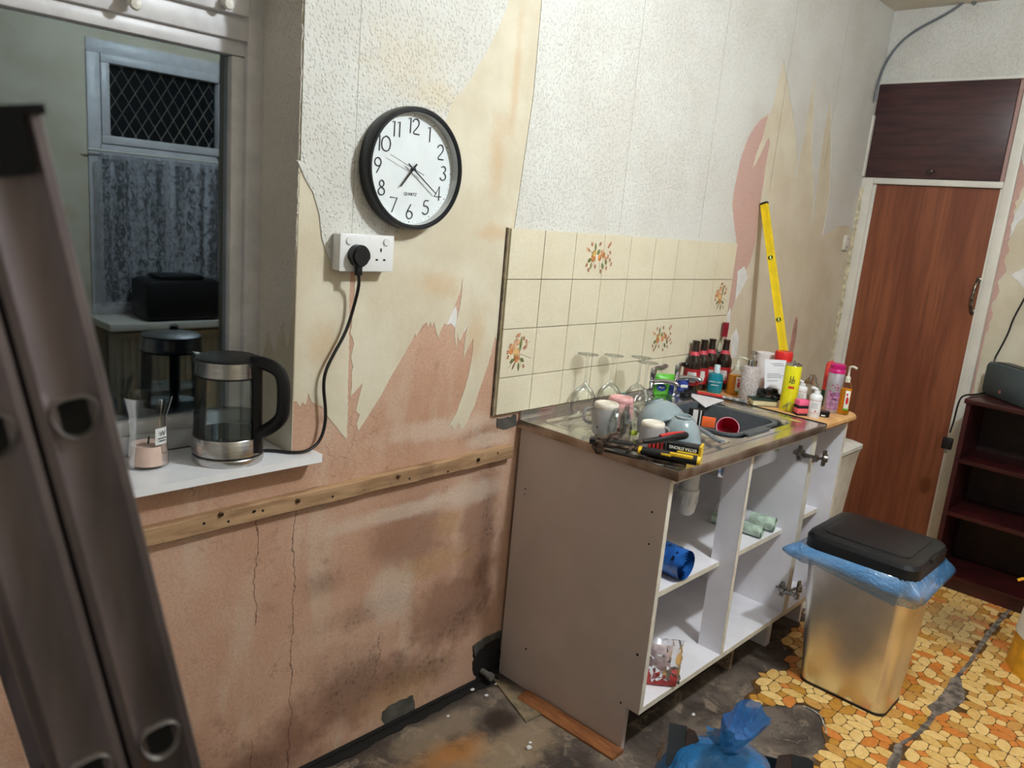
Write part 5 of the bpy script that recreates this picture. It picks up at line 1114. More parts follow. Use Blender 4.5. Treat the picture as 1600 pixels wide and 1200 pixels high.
d = (pb_ - pa); d.z = 0; L = d.length * 1.3; d.normalize(); nn = Vector((-d.y, d.x, 0)) * (1 if d.x > 0 else -1); H = up(pa, 563)
lf = lambda u, v, w_: d * u + nn * (v * .22 + w_) + Vector((0, 0, v * .985))
b = MB(); b.prism([(-L / 2, .002), (L / 2, .002), (L / 2, H * .98), (-L / 2, H)], lf, 0, .0006); b.build('sheet', mat('letter_paper', (226, 228, 234), .8, var=.01), lt)
b = MB()
for (u0, u1, v_) in ((-.2, .35, .90), (-.1, .4, .86), (-.38, .2, .66), (-.38, .35, .62), (-.38, .3, .58), (-.38, .1, .50), (-.1, .2, .30), (.05, .3, .12), (.05, .3, .09)):
    vs = [b.v(lf(L * u, H * v__, -.0004)) for u, v__ in ((u0, v_), (u1, v_), (u1, v_ - .012), (u0, v_ - .012))]; b._f(vs)
o = b.build('printed_lines', mat('grey_print', (120, 122, 130), .8), lt, fixn=False); o['kind'] = 'stuff'
# yellow aerosol
P_ = stand(1227, 637, ZWK) ; P_ = at('z', ZS, 1229, 641); P_.z = ZS; r = wid(P_, 12.5); H = up(P_, 569)
ya = thing('yellow_aerosol', 'bright yellow aerosol can without cap at the sink corner', 'can', P_)
b = MB(); b.lathe([(0, 0), (r * .94, .0005), (r, .004), (r, H * .96), (r * .96, H * .985)], 36, cap=False); b.build('can_body', mat('can_yellow', (232, 224, 30), .28, var=.02, coat=.3), ya)
b = MB(); b.lathe([(r * .98, H * .975), (r * 1.0, H * .985), (r * .92, H * 1.0), (r * .5, H * 1.035), (r * .42, H * 1.03), (r * .2, H * 1.03), (.003, H * 1.04), (.003, H * 1.08), (0, H * 1.08)], 30, cap=False); b.build('valve_cone', CHR, ya)
fa = facing(P_); lettering(ya, 'LL', .022, r + .0003, H * .72, fa + .1, INK, .9, .0006); lettering(ya, 'ND', .016, r + .0003, H * .64, fa + .1, INK, .9, .0005)
b = MB(); curved(b, r + .0006, H * .50, H * .55, fa + .1, .35); b.build('red_caption', RED, ya, fixn=False)
b = MB()
for k in range(6): curved(b, r + .0006 + k * .00005, H * (.06 + .022 * k), H * (.12 + .022 * k), fa - .5 + k * .16, .12, 3)
b.build('grey_swirl', mat('swirl_grey', (168, 164, 70), .4), ya, fixn=False)
# green book-like case, black rolls and wire
P_ = at('z', ZS, 1190, 633); cs = thing('green_case', 'dark green case with cream edge in front of the letter', 'book', (P_.x, P_.y, ZS), R(-42))
b = MB(); b.box((-.050, -.034, .0005), (.050, .034, .004), .0015); b.box((-.050, -.034, .024), (.050, .034, .028), .0015); b.box((-.050, .028, .003), (.050, .034, .026), .002); b.build('cover', mat('bottle_green', (28, 52, 38), .5, var=.1), cs)
b = MB(); b.box((-.047, -.031, .004), (.047, .028, .024), .001); b.build('page_block', mat('page_cream', (222, 208, 168), .8, var=.05), cs)
Q = at('z', ZS + .045, 1184, 610)
sg = thing('black_tape_rolls', 'two black rolled tubes lying behind the green case', 'roll', (Q.x, Q.y, Q.z))
for dx in (0, .042):
    b = MB(); b.T = Matrix.Translation((dx, -dx * .6, -.002)); b.lathe([(.016, 0), (.017, .003), (.017, .05), (.010, .05), (.010, .04), (0, .04)], 22, (0, 0, 0), False, (-.6, -.75, .1)); b.build('roll', BLK, sg)
b = MB(); b.lathe([(.015, -.03), (.015, .02)], 12, (.02, .02, -.0345)) ; b.bm.free()
Q = at('z', ZS + .033, 1212, 622); b = MB()
for k in range(4): b.tube([(Q.x + .018 * math.cos(t_ * .7 + k), Q.y + .018 * math.sin(t_ * .7 + k), ZS + .030 + .006 * math.sin(t_ + k) + .004 * k) for t_ in range(10)], .0028, 6, 1)
tag(b.build('wire_bundle', BLK), 'small tangled black wire bundle on the green case', 'wire')
# clear beaker, sponges, foam bottles, cellophane
P_ = at('z', ZS, 1234, 645); b = MB(); r = wid(P_, 7.5); H = up(P_, 629); b.lathe([(0, .001), (r * .8, .001), (r, H), (r * .93, H), (r * .75, .003), (0, .003)], 24, P_, False); tag(b.build('clear_beaker', LG), 'tiny clear beaker beside the yellow aerosol', 'cup')
SPI = mat('sponge_pink', (236, 100, 140), .85, var=.06, bump=.8, bs=120); SPR = mat('sponge_coral', (228, 98, 104), .85, var=.06, bump=.8, bs=120); SCO = mat('scourer_black', (36, 26, 30), .95, var=.2, bump=.8, bs=150)
P_ = at('z', ZS, 1251, 649); 
for k, (m_, lb) in enumerate(((SPR, 'coral sponge with dark scourer, bottom one beside foam bottle'), (SPI, 'pink sponge with dark scourer, stacked on the coral one'))):
    s_ = thing('scouring_sponge', lb, 'sponge', (P_.x, P_.y, ZS + .0005 + k * .031), R(-40 + 6 * k))
    b = MB(); b.box((-.024, -.016, 0), (.024, .020, .008), .002); b.build('scourer', SCO, s_); b = MB(); b.box((-.024, -.016, .008), (.024, .020, .029), .004); b.build('foam', m_, s_)
def foam(P_, ytop, wpx, label):
    H = up(P_, ytop); r = wid(P_, wpx); t_ = thing('foam_pump_bottle', label, 'bottle', P_, facing(P_) + math.pi / 2)
    b = MB(); b.lathe([(0, 0), (r * .94, .0005), (r, .004), (r * .98, H * .60), (r * .9, H * .64), (0, H * .64)], 28, cap=False); b.build('body', mat('milky_white', (226, 226, 228), .3, var=.01), t_)
    b = MB(); b.lathe([(r * 1.01, H * .62), (r * 1.02, H * .70), (r * .85, H * .77), (r * .55, H * .80), (r * .5, H * .90), (0, H * .91)], 28, cap=False); b.tube([(0, 0, H * .93), (-r * .3, -.003, H * .97), (-r * .95, -.010, H * 1.0)], .0055, 8, 1); b.build('pump', mat('milky_white', (226, 226, 228), .3), t_)
    b = MB(); curved(b, r + .0005, H * .18, H * .19, -math.pi / 2, .9); curved(b, r + .0005, H * .585, H * .595, -math.pi / 2, 1.3); b.lathe([(.003, 0), (.003, .0006)], 8, (.004, -r - .0003, H * .25), True, (0, -1, 0)); b.build('red_print', RED, t_, fixn=False)
    b = MB()
    for k in range(5): curved(b, r + .0005, H * (.34 + .04 * k), H * (.35 + .04 * k), -math.pi / 2, .5)
    o = b.build('fine_print', mat('grey_print', (120, 122, 130), .8), t_, fixn=False); o['kind'] = 'stuff'
foam(at('z', ZS, 1249, 634), 595, 8, 'white foam pump bottle behind the pink sponges'); foam(at('z', ZS, 1270, 652), 606, 9.3, 'white foam pump bottle in front of the pink sponges')
P_ = at('z', ZWK, 1263, 628); b = MB(); rd = random.Random(5)
CEL = lite_glass('cellophane', (248, 248, 248), .8, .2, 1.0)
b.ball((0, 0, 0), (.028, .024, .055), 12, 9)
for v_ in b.bm.verts: v_.co = Vector((v_.co.x * rd.uniform(.6, 1.4), v_.co.y * rd.uniform(.6, 1.4), v_.co.z * rd.uniform(.9, 1.1)))
for f_ in b.bm.faces: f_.smooth = False
tag(b.build('cellophane_wrap', CEL, loc=(P_.x, P_.y, ZWK + .058), ang=5), 'crumpled clear cellophane between foam bottles and silver aerosol', 'wrapper')
# silver aerosol with magenta cap, red bottle behind, tin
P_ = at('z', ZWK, 1297, 643); r = wid(P_, 12); H = up(P_, 580); fa = facing(P_)
sa_ = thing('silver_aerosol', 'silver and pink aerosol can with magenta cap', 'can', P_)
b = MB(); b.lathe([(0, 0), (r * .95, .0005), (r, .004), (r, H * .96), (r * .85, H * 1.0), (0, H)], 36, cap=False); b.build('can_body', mat('can_silver', (186, 180, 188), .35, .55, var=.05), sa_)
b = MB(); curved(b, r + .0005, H * .08, H * .52, fa + .25, .95, 12); b.build('pink_field', mat('can_pink', (206, 150, 190), .35, var=.15, vs=70), sa_, fixn=False)
b = MB(); rd = random.Random(9)
for k in range(16): a = fa + rd.uniform(-.4, 1.0); z = H * rd.uniform(.3, .72); curved(b, r + .0009, z, z + H * .035, a, .07, 2)
o = b.build('petal_print', mat('petal_magenta', (200, 60, 120), .4), sa_, fixn=False); o['kind'] = 'stuff'
lettering(sa_, 'COLO', .014, r + .0012, H * .44, fa + .25, mat('print_navy', (40, 40, 90), .4), .9, .0003); lettering(sa_, 'PER', .012, r + .0012, H * .34, fa + .25, mat('print_navy', (40, 40, 90), .4), .9, .0003)
b = MB(); b.lathe([(r * .98, H * .965), (r * 1.04, H * .97), (r * 1.04, H * 1.03), (r * .92, H * 1.06), (r * .95, H * 1.16), (r * .8, H * 1.18), (0, H * 1.17)], 30, cap=False); b.box((-r * .9, -.008, H * 1.12), (-r * .2, .008, H * 1.17), .003, Matrix.Rotation(fa + 3.1, 4, 'Z')); b.build('cap', mat('cap_magenta', (196, 24, 110), .35, var=.03), sa_)
P_ = at('z', ZWK, 1288, 634); r = wid(P_, 8); H = up(P_, 563)
rb2_ = thing('red_bottle', 'red bottle with green base behind the silver aerosol', 'bottle', P_); b = MB(); b.lathe([(r * .99, H * .36), (r, H * .9), (r * .8, H * .95), (0, H)], 24, cap=False); b.build('upper_body', mat('bottle_red', (216, 66, 60), .35), rb2_); b = MB(); b.lathe([(0, 0), (r, 0), (r, H * .35), (r * .98, H * .36)], 24, cap=False); b.build('lower_body', mat('bottle_dark_green', (40, 82, 56), .35), rb2_)
P_ = at('z', ZWK, 1286, 650); r = wid(P_, 9); H = up(P_, 642)
tn = thing('black_tin', 'small round black tin in front of silver aerosol', 'tin', (P_.x, P_.y, ZWK)); b = MB(); b.lathe([(0, 0), (r, 0), (r, H * .6), (0, H * .6)], 28, cap=False); b.build('tin_body', BLK, tn); b = MB(); b.lathe([(r * 1.03, H * .62), (r * 1.04, H * .95), (r * .97, H), (0, H)], 28, cap=False); b.build('tin_lid', BLKM, tn)
b = MB(); b.lathe([(r * .7, H + .0002), (r * .7, H + .0008), (0, H + .0008)], 20, cap=False); b.build('lid_print', mat('lid_mauve', (120, 70, 80), .5, var=.3, vs=100), tn)
b = MB(); curved(b, r + .0006, H * .2, H * .42, facing(P_), .35); b.build('pale_print', WHP, tn, fixn=False)
# brush with red handle, folded white paper
a_, c_ = at('z', ZS + .012, 1090, 613), at('z', ZS + .012, 1129, 620); e_ = at('z', ZS + .010, 1168, 628)
br = thing('washing_up_brush', 'clear and red handled brush lying behind the bowl', 'brush', a_); b = MB(); b.tube([(0, 0, 0), c_ - a_], lambda s_: .007 + .003 * math.sin(s_ * 3.1), 10, flat=.8); b.build('red_handle', RED, br)
b = MB(); b.tube([c_ - a_, e_ - a_], lambda s_: .007 + .002 * s_, 10, flat=.8); b.build('clear_shaft', mat('clear_grey_plastic', (176, 172, 170), .2, var=.2, vs=60), br)
b = MB(); b.tube([(0, 0, 0), (a_ - c_) * .45], .0055, 8); b.build('dark_tip', BLK, br)
tri = [at('z', ZS + .001, *p) for p in ((1071, 613), (1131, 626), (1102, 637))]
b = MB(); b.prism([(q.x, q.y) for q in tri], lambda u, v, w_: (u, v, w_), ZS + .0005, ZS + .0035); tag(b.build('folded_paper', mat('envelope_white', (224, 222, 226), .7, var=.02)), 'folded white paper corner under the brush handle', 'paper')
# washing-up bowl and what is in it
WB = mat('grey_bowl_plastic', (78, 84, 90), .38, var=.04)
wub = thing('washing_up_bowl', 'dark grey plastic washing up bowl sitting in the sink', 'basin', (.80, -.33, ZS - .142))
x0, x1, y0, y1 = .612, .965, -.500, -.155; HB = .140
def rring(b, x0, x1, y0, y1, r, z, n=5):
    vs = []
    for (cx, cy, a0) in ((x1 - r, y1 - r, 0), (x0 + r, y1 - r, 90), (x0 + r, y0 + r, 180), (x1 - r, y0 + r, 270)):
        for k in range(n + 1): a = R(a0 + 90 * k / n); vs.append(b.v((cx + r * math.cos(a), cy + r * math.sin(a), z)))
    return vs
def skin(b, rings, capb=True, capt=False):
    for p, q in zip(rings, rings[1:]):
        n = len(p)
        for k in range(n): b._f([p[k], p[(k + 1) % n], q[(k + 1) % n], q[k]])
    if capb: b._f(list(reversed(rings[0])))
    if capt: b._f(rings[-1])
zb_ = ZS - .141
b = MB(); skin(b, [rring(b, x0 + .03, x1 - .03, y0 + .03, y1 - .03, .05, zb_), rring(b, x0 + .008, x1 - .008, y0 + .008, y1 - .008, .05, zb_ + HB - .004), rring(b, x0 - .004, x1 + .004, y0 - .004, y1 + .004, .055, zb_ + HB - .004), rring(b, x0 - .004, x1 + .004, y0 - .004, y1 + .004, .055, zb_ + HB + .004), rring(b, x0 + .010, x1 - .010, y0 + .010, y1 - .010, .05, zb_ + HB + .003), rring(b, x0 + .034, x1 - .034, y0 + .034, y1 - .034, .048, zb_ + .006)], True, True); b.build('basin', WB, wub, True, ang=50)
b = MB(); b.box((x0 + .07, y0 - .022, zb_ + HB - .004), (x1 - .13, y0 + .012, zb_ + HB + .004), .003); b.build('front_grip', WB, wub, True)
zin = zb_ + .01
def inb(px_, py_, z): return at('z', z, px_, py_)
P_ = inb(1137, 668, ZS - .035); r = wid(P_, 17.5)
rc = thing('red_cup', 'dark red cup tipped towards the camera in washing up bowl', 'cup', P_, rot=(R(52), 0, facing(P_) + math.pi / 2))
MR = mat('ruby_plastic', (178, 20, 56), .3, var=.03)
b = MB(); b.lathe([(0, -.075), (r * .72, -.075), (r * .76, -.07), (r * .98, 0), (r * .93, 0), (r * .70, -.068), (0, -.068)], 36, cap=False); b.build('body', MR, rc)
b = MB(); b.lathe([(r * .98, -.002), (r * 1.02, .0015), (r * .95, .003), (r * .92, 0)], 36, cap=False); b.build('pale_lip', mat('ruby_lip', (226, 150, 166), .3), rc)
P_ = inb(1107, 660, ZS - .03); b = MB(); b.box((-.024, -.008, -.018), (.024, .008, .020), .002); o = b.build('orange_sponge', mat('orange_sponge', (242, 104, 44), .7, var=.05), None, loc=P_); o.rotation_euler = (R(-10), 0, facing(P_) + math.pi / 2); tag(o, 'square orange sponge in the washing up bowl', 'sponge')
P_ = inb(1088, 648, ZS - .02); ct = thing('striped_carton', 'black and white carton standing in the washing up bowl', 'carton', P_, facing(P_) + math.pi / 2)
b = MB(); b.box((-.028, -.010, -.06), (.028, .012, .022), .001); b.build('carton', BLK, ct); b = MB(); b.box((-.012, -.0108, -.06), (.006, -.0095, .021)); b.box((.014, -.0108, -.06), (.018, -.0095, .021)); b.build('white_stripe', WHP, ct)
a_, c_ = at('z', ZS + .008, 1088, 668), at('z', ZS + .006, 1124, 690)
b = MB(); b.tube([a_, a_.lerp(c_, .4) + Vector((0, 0, .004)), c_, c_ + (c_ - a_) * .12 + Vector((0, 0, .006))], lambda s_: .013 - .005 * s_, 10, 2, .6); tag(b.build('grey_spatula_handle', mat('warm_grey_plastic', (112, 118, 124), .35)), 'grey utensil handle resting over the washing up bowl edge', 'utensil')
# ------------------------------------------------------------------ spirit level
lt_, lb_ = at('y', -.016, 1193, 317), at('z', ZWK, 1233, 620); lb_.z = ZWK + .001
lvl = thing('spirit_level', 'long yellow spirit level leaning on the wall beside the tiles', 'spirit level', lb_)
D_ = (lt_ - lb_); L = D_.length; d = D_.normalized(); xw = Vector((1, 0, 0)); xw = (xw - d * xw.dot(d)).normalized(); nw = d.cross(xw)
if nw.y > 0: nw = -nw
wl2 = .042; LV = mat('level_yellow', (244, 212, 30), .3, var=.02)
F = lambda u, v, w_: xw * u + d * v + nw * w_
b = MB(); b.prism([(-.009, -.012), (.009, -.012), (.009, -.009), (.0075, -.008), (.0075, .013), (.009, .014), (.009, .018), (-.009, .018), (-.009, .014), (-.0075, .013), (-.0075, -.008), (-.009, -.009)], lambda u, v, w_: F(u, w_, v), .002, L - .004); b.build('beam', LV, lvl)
b = MB(); b.prism([(-.0095, -.0125), (.0095, -.0125), (.0095, .0185), (-.0095, .0185)], lambda u, v, w_: F(u, w_, v), L - .008, L); b.build('end_cap', BLK, lvl)
b = MB(); b.prism([(-.0095, -.0125), (.0095, -.0125), (.0095, .0185), (-.0095, .0185)], lambda u, v, w_: F(u, w_, v), 0, .008); b.build('end_cap', BLK, lvl)
for py_ in (420, 524):
    q = at('y', -.04, 1209, py_); s_ = (q - lb_).dot(d); 
    b = MB(); b.T = Matrix.Translation(F(-.0078, s_, .003)); b.lathe([(.0095, 0), (.0095, .003), (.007, .003), (.006, .001), (0, .001)], 22, (0, 0, 0), False, -xw); b.build('vial_ring', BLK, lvl)
    b = MB(); b.T = Matrix.Translation(F(-.0095, s_, .003)); b.tube([d * -.008, d * .008], .0042, 10); b.build('vial', mat('vial_lime', (196, 214, 120), .1, coat=.5), lvl)
# ------------------------------------------------------------------ things inside the open unit
def roll_thing(nm, label, pa_, pc_, r, mcol, gw='roll'):
    t_ = thing(nm, label, 'roll', pa_); dd = pc_ - pa_; L_ = dd.length; n = 40
    b = MB(); prof = []
    ax3 = dd.normalized(); s1_ = ax3.cross(Vector((0, 0, 1))).normalized(); s2_ = s1_.cross(ax3)
    rings = []; tt = 5 * 2 * math.pi; N_ = 300; e1, e2 = [], []
    for k in range(N_ + 1):
        a = tt * k / N_; rr_ = r * min(1., .3 + .7 * k / (N_ * .8)) + (.0002 * math.sin(a * 7)); p = s1_ * rr_ * math.cos(a) + s2_ * rr_ * math.sin(a); e1.append(b.v(p)); e2.append(b.v(p + dd))
    for k in range(N_): b._f([e1[k], e1[k + 1], e2[k + 1], e2[k]])
    b.build('wound_film', mcol, t_, fixn=False); return t_, s1_, s2_, dd
BB = mat('blue_film', (40, 104, 190), .28, var=.12, vs=30, coat=.4); PG = mat('pale_green_film', (196, 218, 200), .4, var=.1, vs=40)
z0 = .488
pe = at('z', z0 + .050, 1072, 884); ps = at('z', z0 + .050, 1022, 862); ps = pe + (ps - pe).normalized() * .17
t_, s1_, s2_, dd = roll_thing('blue_bag_roll', 'printed blue refuse bag roll on the shelf at left', pe, ps, .048, BB)
b = MB()
for k in range(14):
    f0 = random.uniform(.1, .9); a = R(random.uniform(20, 150)); q = dd * f0 + (s1_ * math.cos(a) + s2_ * math.sin(a)) * .0487; n3 = (s1_ * math.cos(a) + s2_ * math.sin(a)); tg = dd.normalized(); bt = n3.cross(tg); s_ = random.uniform(.003, .007)
    b._f([b.v(q + tg * s_ + bt * s_ * 1.5), b.v(q - tg * s_ + bt * s_), b.v(q - tg * s_ - bt * s_), b.v(q + tg * s_ * .6 - bt * s_ * 1.6)])
o = b.build('dark_print', mat('print_dark_blue', (16, 32, 66), .5), t_, fixn=False); o['kind'] = 'stuff'
pe = at('z', z0 + .024, 1191, 832); ps = at('z', z0 + .024, 1160, 822); ps = pe + (ps - pe).normalized() * .19; roll_thing('green_bag_roll', 'pale green bag roll at the shelf front edge', pe, ps, .021, PG)
pe = at('z', z0 + .030, 1211, 820); ps = at('z', z0 + .030, 1162, 806); ps = pe + (ps - pe).normalized() * .22; t_, s1_, s2_, dd = roll_thing('green_bag_roll', 'pale green bag roll with white paper band behind the other', pe, ps, .026, PG)
b = MB(); b.tube([dd * .42, dd * 1.005], .0268, 24); b.build('paper_band', mat('band_white', (222, 222, 226), .6, var=.06), t_)
q = at('z', ZB + PT, 1030, 1066); fb = thing('food_bag', 'clear plastic bag with red and white print in the lower cupboard', 'bag', (q.x, q.y, ZB + PT + .001), R(-50))
rd = random.Random(2)
b = MB(); pillow(b, .12, .07, .15, 12)
for v_ in b.bm.verts: v_.co += Vector((rd.uniform(-.005, .005), rd.uniform(-.006, .006), 0 if v_.co.z < .01 else rd.uniform(-.004, .004)))
b.build('clear_film', CEL, fb, ang=25)
b = MB(); b.box((-.05, -.024, .002), (.05, .024, .045), .006); b.build('red_contents', mat('coral_red', (220, 86, 84), .6, var=.12, vs=30), fb)
b = MB(); pillow(b, .07, .03, .09, 6); o = b.build('white_print', mat('bag_white', (236, 214, 216), .6, var=.08, vs=60), fb); o.location = (-.01, -.01, .045)
# ------------------------------------------------------------------ wood offcuts beside the unit
def plank(nm, label, pts, z0, z1, m, parts=None):
    t_ = thing(nm, label, 'wood', (pts[0].x, pts[0].y, 0)); b = MB(); b.prism([(q.x, q.y) for q in pts], lambda u, v, w_: (u, v, w_), z0, z1); b.build('board', m, t_, True); return t_
MO = NT('brown_moulding'); v = MO.mapped(MO.obj(), (1, .2, 1)); MO.col(MO.mix(MO.rng(MO.noise(v, 50, 5), .35, .68), (160, 104, 62), (126, 76, 44))); MO.b.inputs['Roughness'].default_value = .5
md = thing('wooden_moulding', 'brown wooden moulding strip lying along the unit foot', 'moulding', (.09, -.3, 0))
ya_, yb_ = -.16, -.548
b = MB(); pf = [(.064, .001), (.118, .001), (.118, .014), (.106, .018), (.098, .012), (.092, .018), (.084, .018), (.078, .011), (.070, .014), (.064, .008)]
b.prism(pf, lambda u, v, w_: (u + (w_ + .16) * -.02, w_, v), ya_, yb_); b.build('strip', MO.m, md, True, ang=20)
plank('thin_board', 'thin pale board offcut under the brown moulding', [at('z', .004, 768, 1058), at('z', .004, 806, 1076), at('z', .004, 846, 1116), at('z', .004, 822, 1128)], .0005, .006, mat('pale_board', (142, 126, 100), .7, var=.15))
b = MB(); q = at('z', .03, 757, 1053); b.lathe([(.010, 0), (.010, .05)], 14, (q.x, -.005, .035), True, (0, -1, 0)); b.lathe([(.013, .035), (.013, .05), (0, .052)], 14, (q.x, -.005, .035), False, (0, -1, 0)); tag(b.build('pipe_stub', mat('grey_pipe', (120, 116, 112), .5)), 'short grey pipe stub poking out at the wall corner', 'pipe')
# ------------------------------------------------------------------ steel pedal bin
BN = mat('bin_steel', (236, 233, 228), .36, 1., var=.04, vs=5)
bn = thing('steel_bin', 'tall rectangular steel bin with black lid and blue liner', 'bin', (1.09, -.86, 0))
def binring(b, t_, z, g=0, r=.035, n=7):       # t_ 0 bottom ... 1 top
    xa, xb = .958 - .100 * t_ - g, 1.150 + .040 * t_ + g; ya, yb = -1.018 - .030 * t_ - g, -.722 + .020 * t_ + g
    return rring(b, xa, xb, ya, yb, r, z, n)
b = MB(); skin(b, [binring(b, 0, .012), binring(b, .5, .28), binring(b, .97, .547)], True, True); b.build('steel_body', BN, bn, True, ang=60)
b = MB(); skin(b, [binring(b, 0, .001, .002), binring(b, 0, .012, .002)], True, True); b.build('base_rim', BLK, bn, True)
LIDM = mat('lid_black', (30, 31, 33), .38, var=.05, bump=.1, bs=300)
b = MB(); skin(b, [binring(b, 1, .546, .010, .05, 9), binring(b, 1, .582, .011, .052, 9), binring(b, 1, .596, .004, .05, 9), binring(b, 1, .601, -.012, .045, 9)], True, True); b.build('lid', LIDM, bn, True, ang=25)
b = MB(); skin(b, [binring(b, 1, .600, -.034, .03), binring(b, 1, .6045, -.035, .03), binring(b, 1, .6055, -.039, .028)], True, True); b.build('lid_panel', LIDM, bn, True, ang=15)
b = MB(); b.box((.98, -1.063, .582), (1.06, -1.046, .597), .003); b.build('lid_latch', BLK, bn, True)
LB = NT('blue_liner'); LB.b.inputs['Base Color'].default_value = lin((92, 156, 214)); LB.b.inputs['Roughness'].default_value = .18; LB.b.inputs['Alpha'].default_value = .62; LB.b.inputs['Coat Weight'].default_value = .5
LB.bump(LB.noise(LB.mapped(LB.obj(), (1, 1, 2)), 14, 4, .6, 1.2), .9, .02)
b = MB(); rings = []; rd = random.Random(8); ph = [rd.uniform(0, 6) for _ in range(8)]
for j in range(9):
    f_ = j / 8; ring_ = binring(b, 1,   .550 - .075 * f_, .004, .05, 12); n = len(ring_)
    for k, v_ in enumerate(ring_):
        a = 2 * math.pi * k / n; nrm = Vector((v_.co.x - 1.03, v_.co.y + .87, 0)).normalized()
        out = (.030 * math.sin(math.pi * min(1, f_ * 1.1)) + .010) * (1 + .35 * math.sin(a * 3 + ph[0]) + .2 * math.sin(7 * a + ph[1])) + .004 * math.sin(a * 19 + f_ * 3)
        left = max(0, nrm.y * .9 - nrm.x * .25); out += .045 * left ** 3 * math.sin(math.pi * min(1, f_ * .8 + .15))
        v_.co += nrm * out; v_.co.z += .012 * math.sin(a * 2 + ph[2]) * f_ - .035 * f_ * max(0, -nrm.x) * (.5 - .5 * math.cos((v_.co.y + .67) * 9)) + .02 * f_ * left
    rings.append(ring_)
skin(b, rings, False); b.build('liner_skirt', LB.m, bn, True, fixn=False, ang=80)['label'] = 'crumpled translucent blue liner edge'
# ------------------------------------------------------------------ blue rubbish bag in a black box
BG = NT('blue_rubbish_bag'); BG.b.inputs['Base Color'].default_value = lin((44, 136, 206)); BG.b.inputs['Roughness'].default_value = .16; BG.b.inputs['Alpha'].default_value = .80; BG.b.inputs['Coat Weight'].default_value = .6
vv = BG.mapped(BG.obj(), (1, 1, .35)); BG.bump(BG.noise(vv, 22, 5, .65, 1.6), .9, .02)
nz_ = .30; nk = at('z', nz_, 1140, 1168); rbg = thing('rubbish_bag', 'tied blue rubbish bag standing in the black cardboard box', 'bag', (nk.x, nk.y, .012))
b = MB(); rings = []; NR = 56
for j in range(16):
    f_ = j / 15; z = .002 + (nz_ - .014) * f_; rr_ = .005 + .175 * (math.sin(math.pi * (f_ * .80 + .17)) ** .8) if f_ < .8 else .175 * math.sin(math.pi * .81) ** .8 * ((1 - f_) / .2) ** .8 + .016
    rings.append([b.v(((rr_ * (1 + .05 * math.sin(5 * a + f_ * 2) + .03 * math.sin(11 * a) * f_)) * math.cos(a), (rr_ * (1 + .05 * math.cos(4 * a) + .03 * math.sin(13 * a + 2) * f_)) * math.sin(a), z)) for a in [2 * math.pi * k / NR for k in range(NR)]])
skin(b, rings, True, True); b.build('bag_body', BG.m, rbg, ang=80)
b = MB(); b.tube([(.018 * math.cos(t_), .018 * math.sin(t_), nz_ - .012 + .006 * math.sin(2 * t_)) for t_ in [k * .524 for k in range(13)]], .009, 8, 1); b.build('knot', BG.m, rbg)
b = MB(); rings = []
tp = at('z', nz_ + .10, 1166, 1126); lean = Vector((tp.x - nk.x, tp.y - nk.y, 0))
for j in range(9):
    f_ = j / 8; rr_ = .014 + .058 * f_ ** .6
    rings.append([b.v(lean * f_ + Vector((rr_ * (1 + .07 * math.sin(9 * a + 1) + .04 * math.sin(17 * a)) * math.cos(a) * 1.1, rr_ * (.72 + .06 * math.sin(8 * a)) * math.sin(a), nz_ - .012 + .105 * f_ + .012 * f_ * math.sin(3 * a)))) for a in [2 * math.pi * k / 48 for k in range(48)]])
skin(b, rings, False); b.build('gathered_top', BG.m, rbg, ang=80)
tl = at('z', nz_ + .02, 1105, 1143) - Vector((nk.x, nk.y, 0)); tl.z = nz_ + .012
b = MB(); m0 = Vector((0, 0, nz_ - .004)); g = []
for i in range(7): f_ = i / 6; c = m0.lerp(tl, f_); g.append([b.v(c + Vector((.004 * math.sin(k * 2.1 + i), .006 * math.cos(k * 1.7), (k - 2) * (.005 + .009 * math.sin(math.pi * min(1, f_ + .2)))))) for k in range(5)])
for i in range(6):
    for k in range(4): b._f([g[i][k], g[i + 1][k], g[i + 1][k + 1], g[i][k + 1]])
b.build('tie_ear', BG.m, rbg, fixn=False, ang=80)
CBK = mat('box_black_print', (42, 46, 50), .5, var=.08, vs=14); CBR = mat('cardboard_brown', (112, 88, 68), .85, var=.08, vs=30)
bxc = thing('cardboard_box', 'open black printed cardboard box with standing flaps', 'box', (nk.x, nk.y, 0))
fl1 = at('z', .27, 1070, 1150); fl2 = at('z', .27, 1242, 1192)
u3 = (fl2 - fl1); u3.z = 0; Wb = u3.length; u3.normalize(); v3 = Vector((u3.y, -u3.x, 0))
if v3.dot(CAM - fl1) < 0: v3 = -v3
O3 = Vector((fl1.x, fl1.y, 0)) - Vector((nk.x, nk.y, 0))
BW = lambda u, v, w_: O3 + u3 * u + v3 * v + Vector((0, 0, w_))
Db = .30; y0_ = -.10; HT = .20
def wallp(nm, a, c, m=None):
    b = MB(); a, c = Vector(a), Vector(c); t2 = (c - a).normalized(); nn = Vector((-t2.y, t2.x)) * .0035; pts = [a, c, c + nn, a + nn]
    b.prism([(p.x, p.y) for p in pts], lambda u, v, w_: BW(u, v, w_), .001, HT); return b.build(nm, [CBK], bxc)
wallp('side_wall', (0, y0_), (0, y0_ + Db)); wallp('side_wall', (Wb, y0_ + Db), (Wb, y0_)); wallp('back_wall', (Wb, y0_), (0, y0_)); wallp('front_wall', (0, y0_ + Db), (Wb, y0_ + Db))
b = MB(); b.prism([(0, y0_), (Wb, y0_), (Wb, y0_ + Db), (0, y0_ + Db)], BW, .001, .004); b.build('box_floor', CBR, bxc)
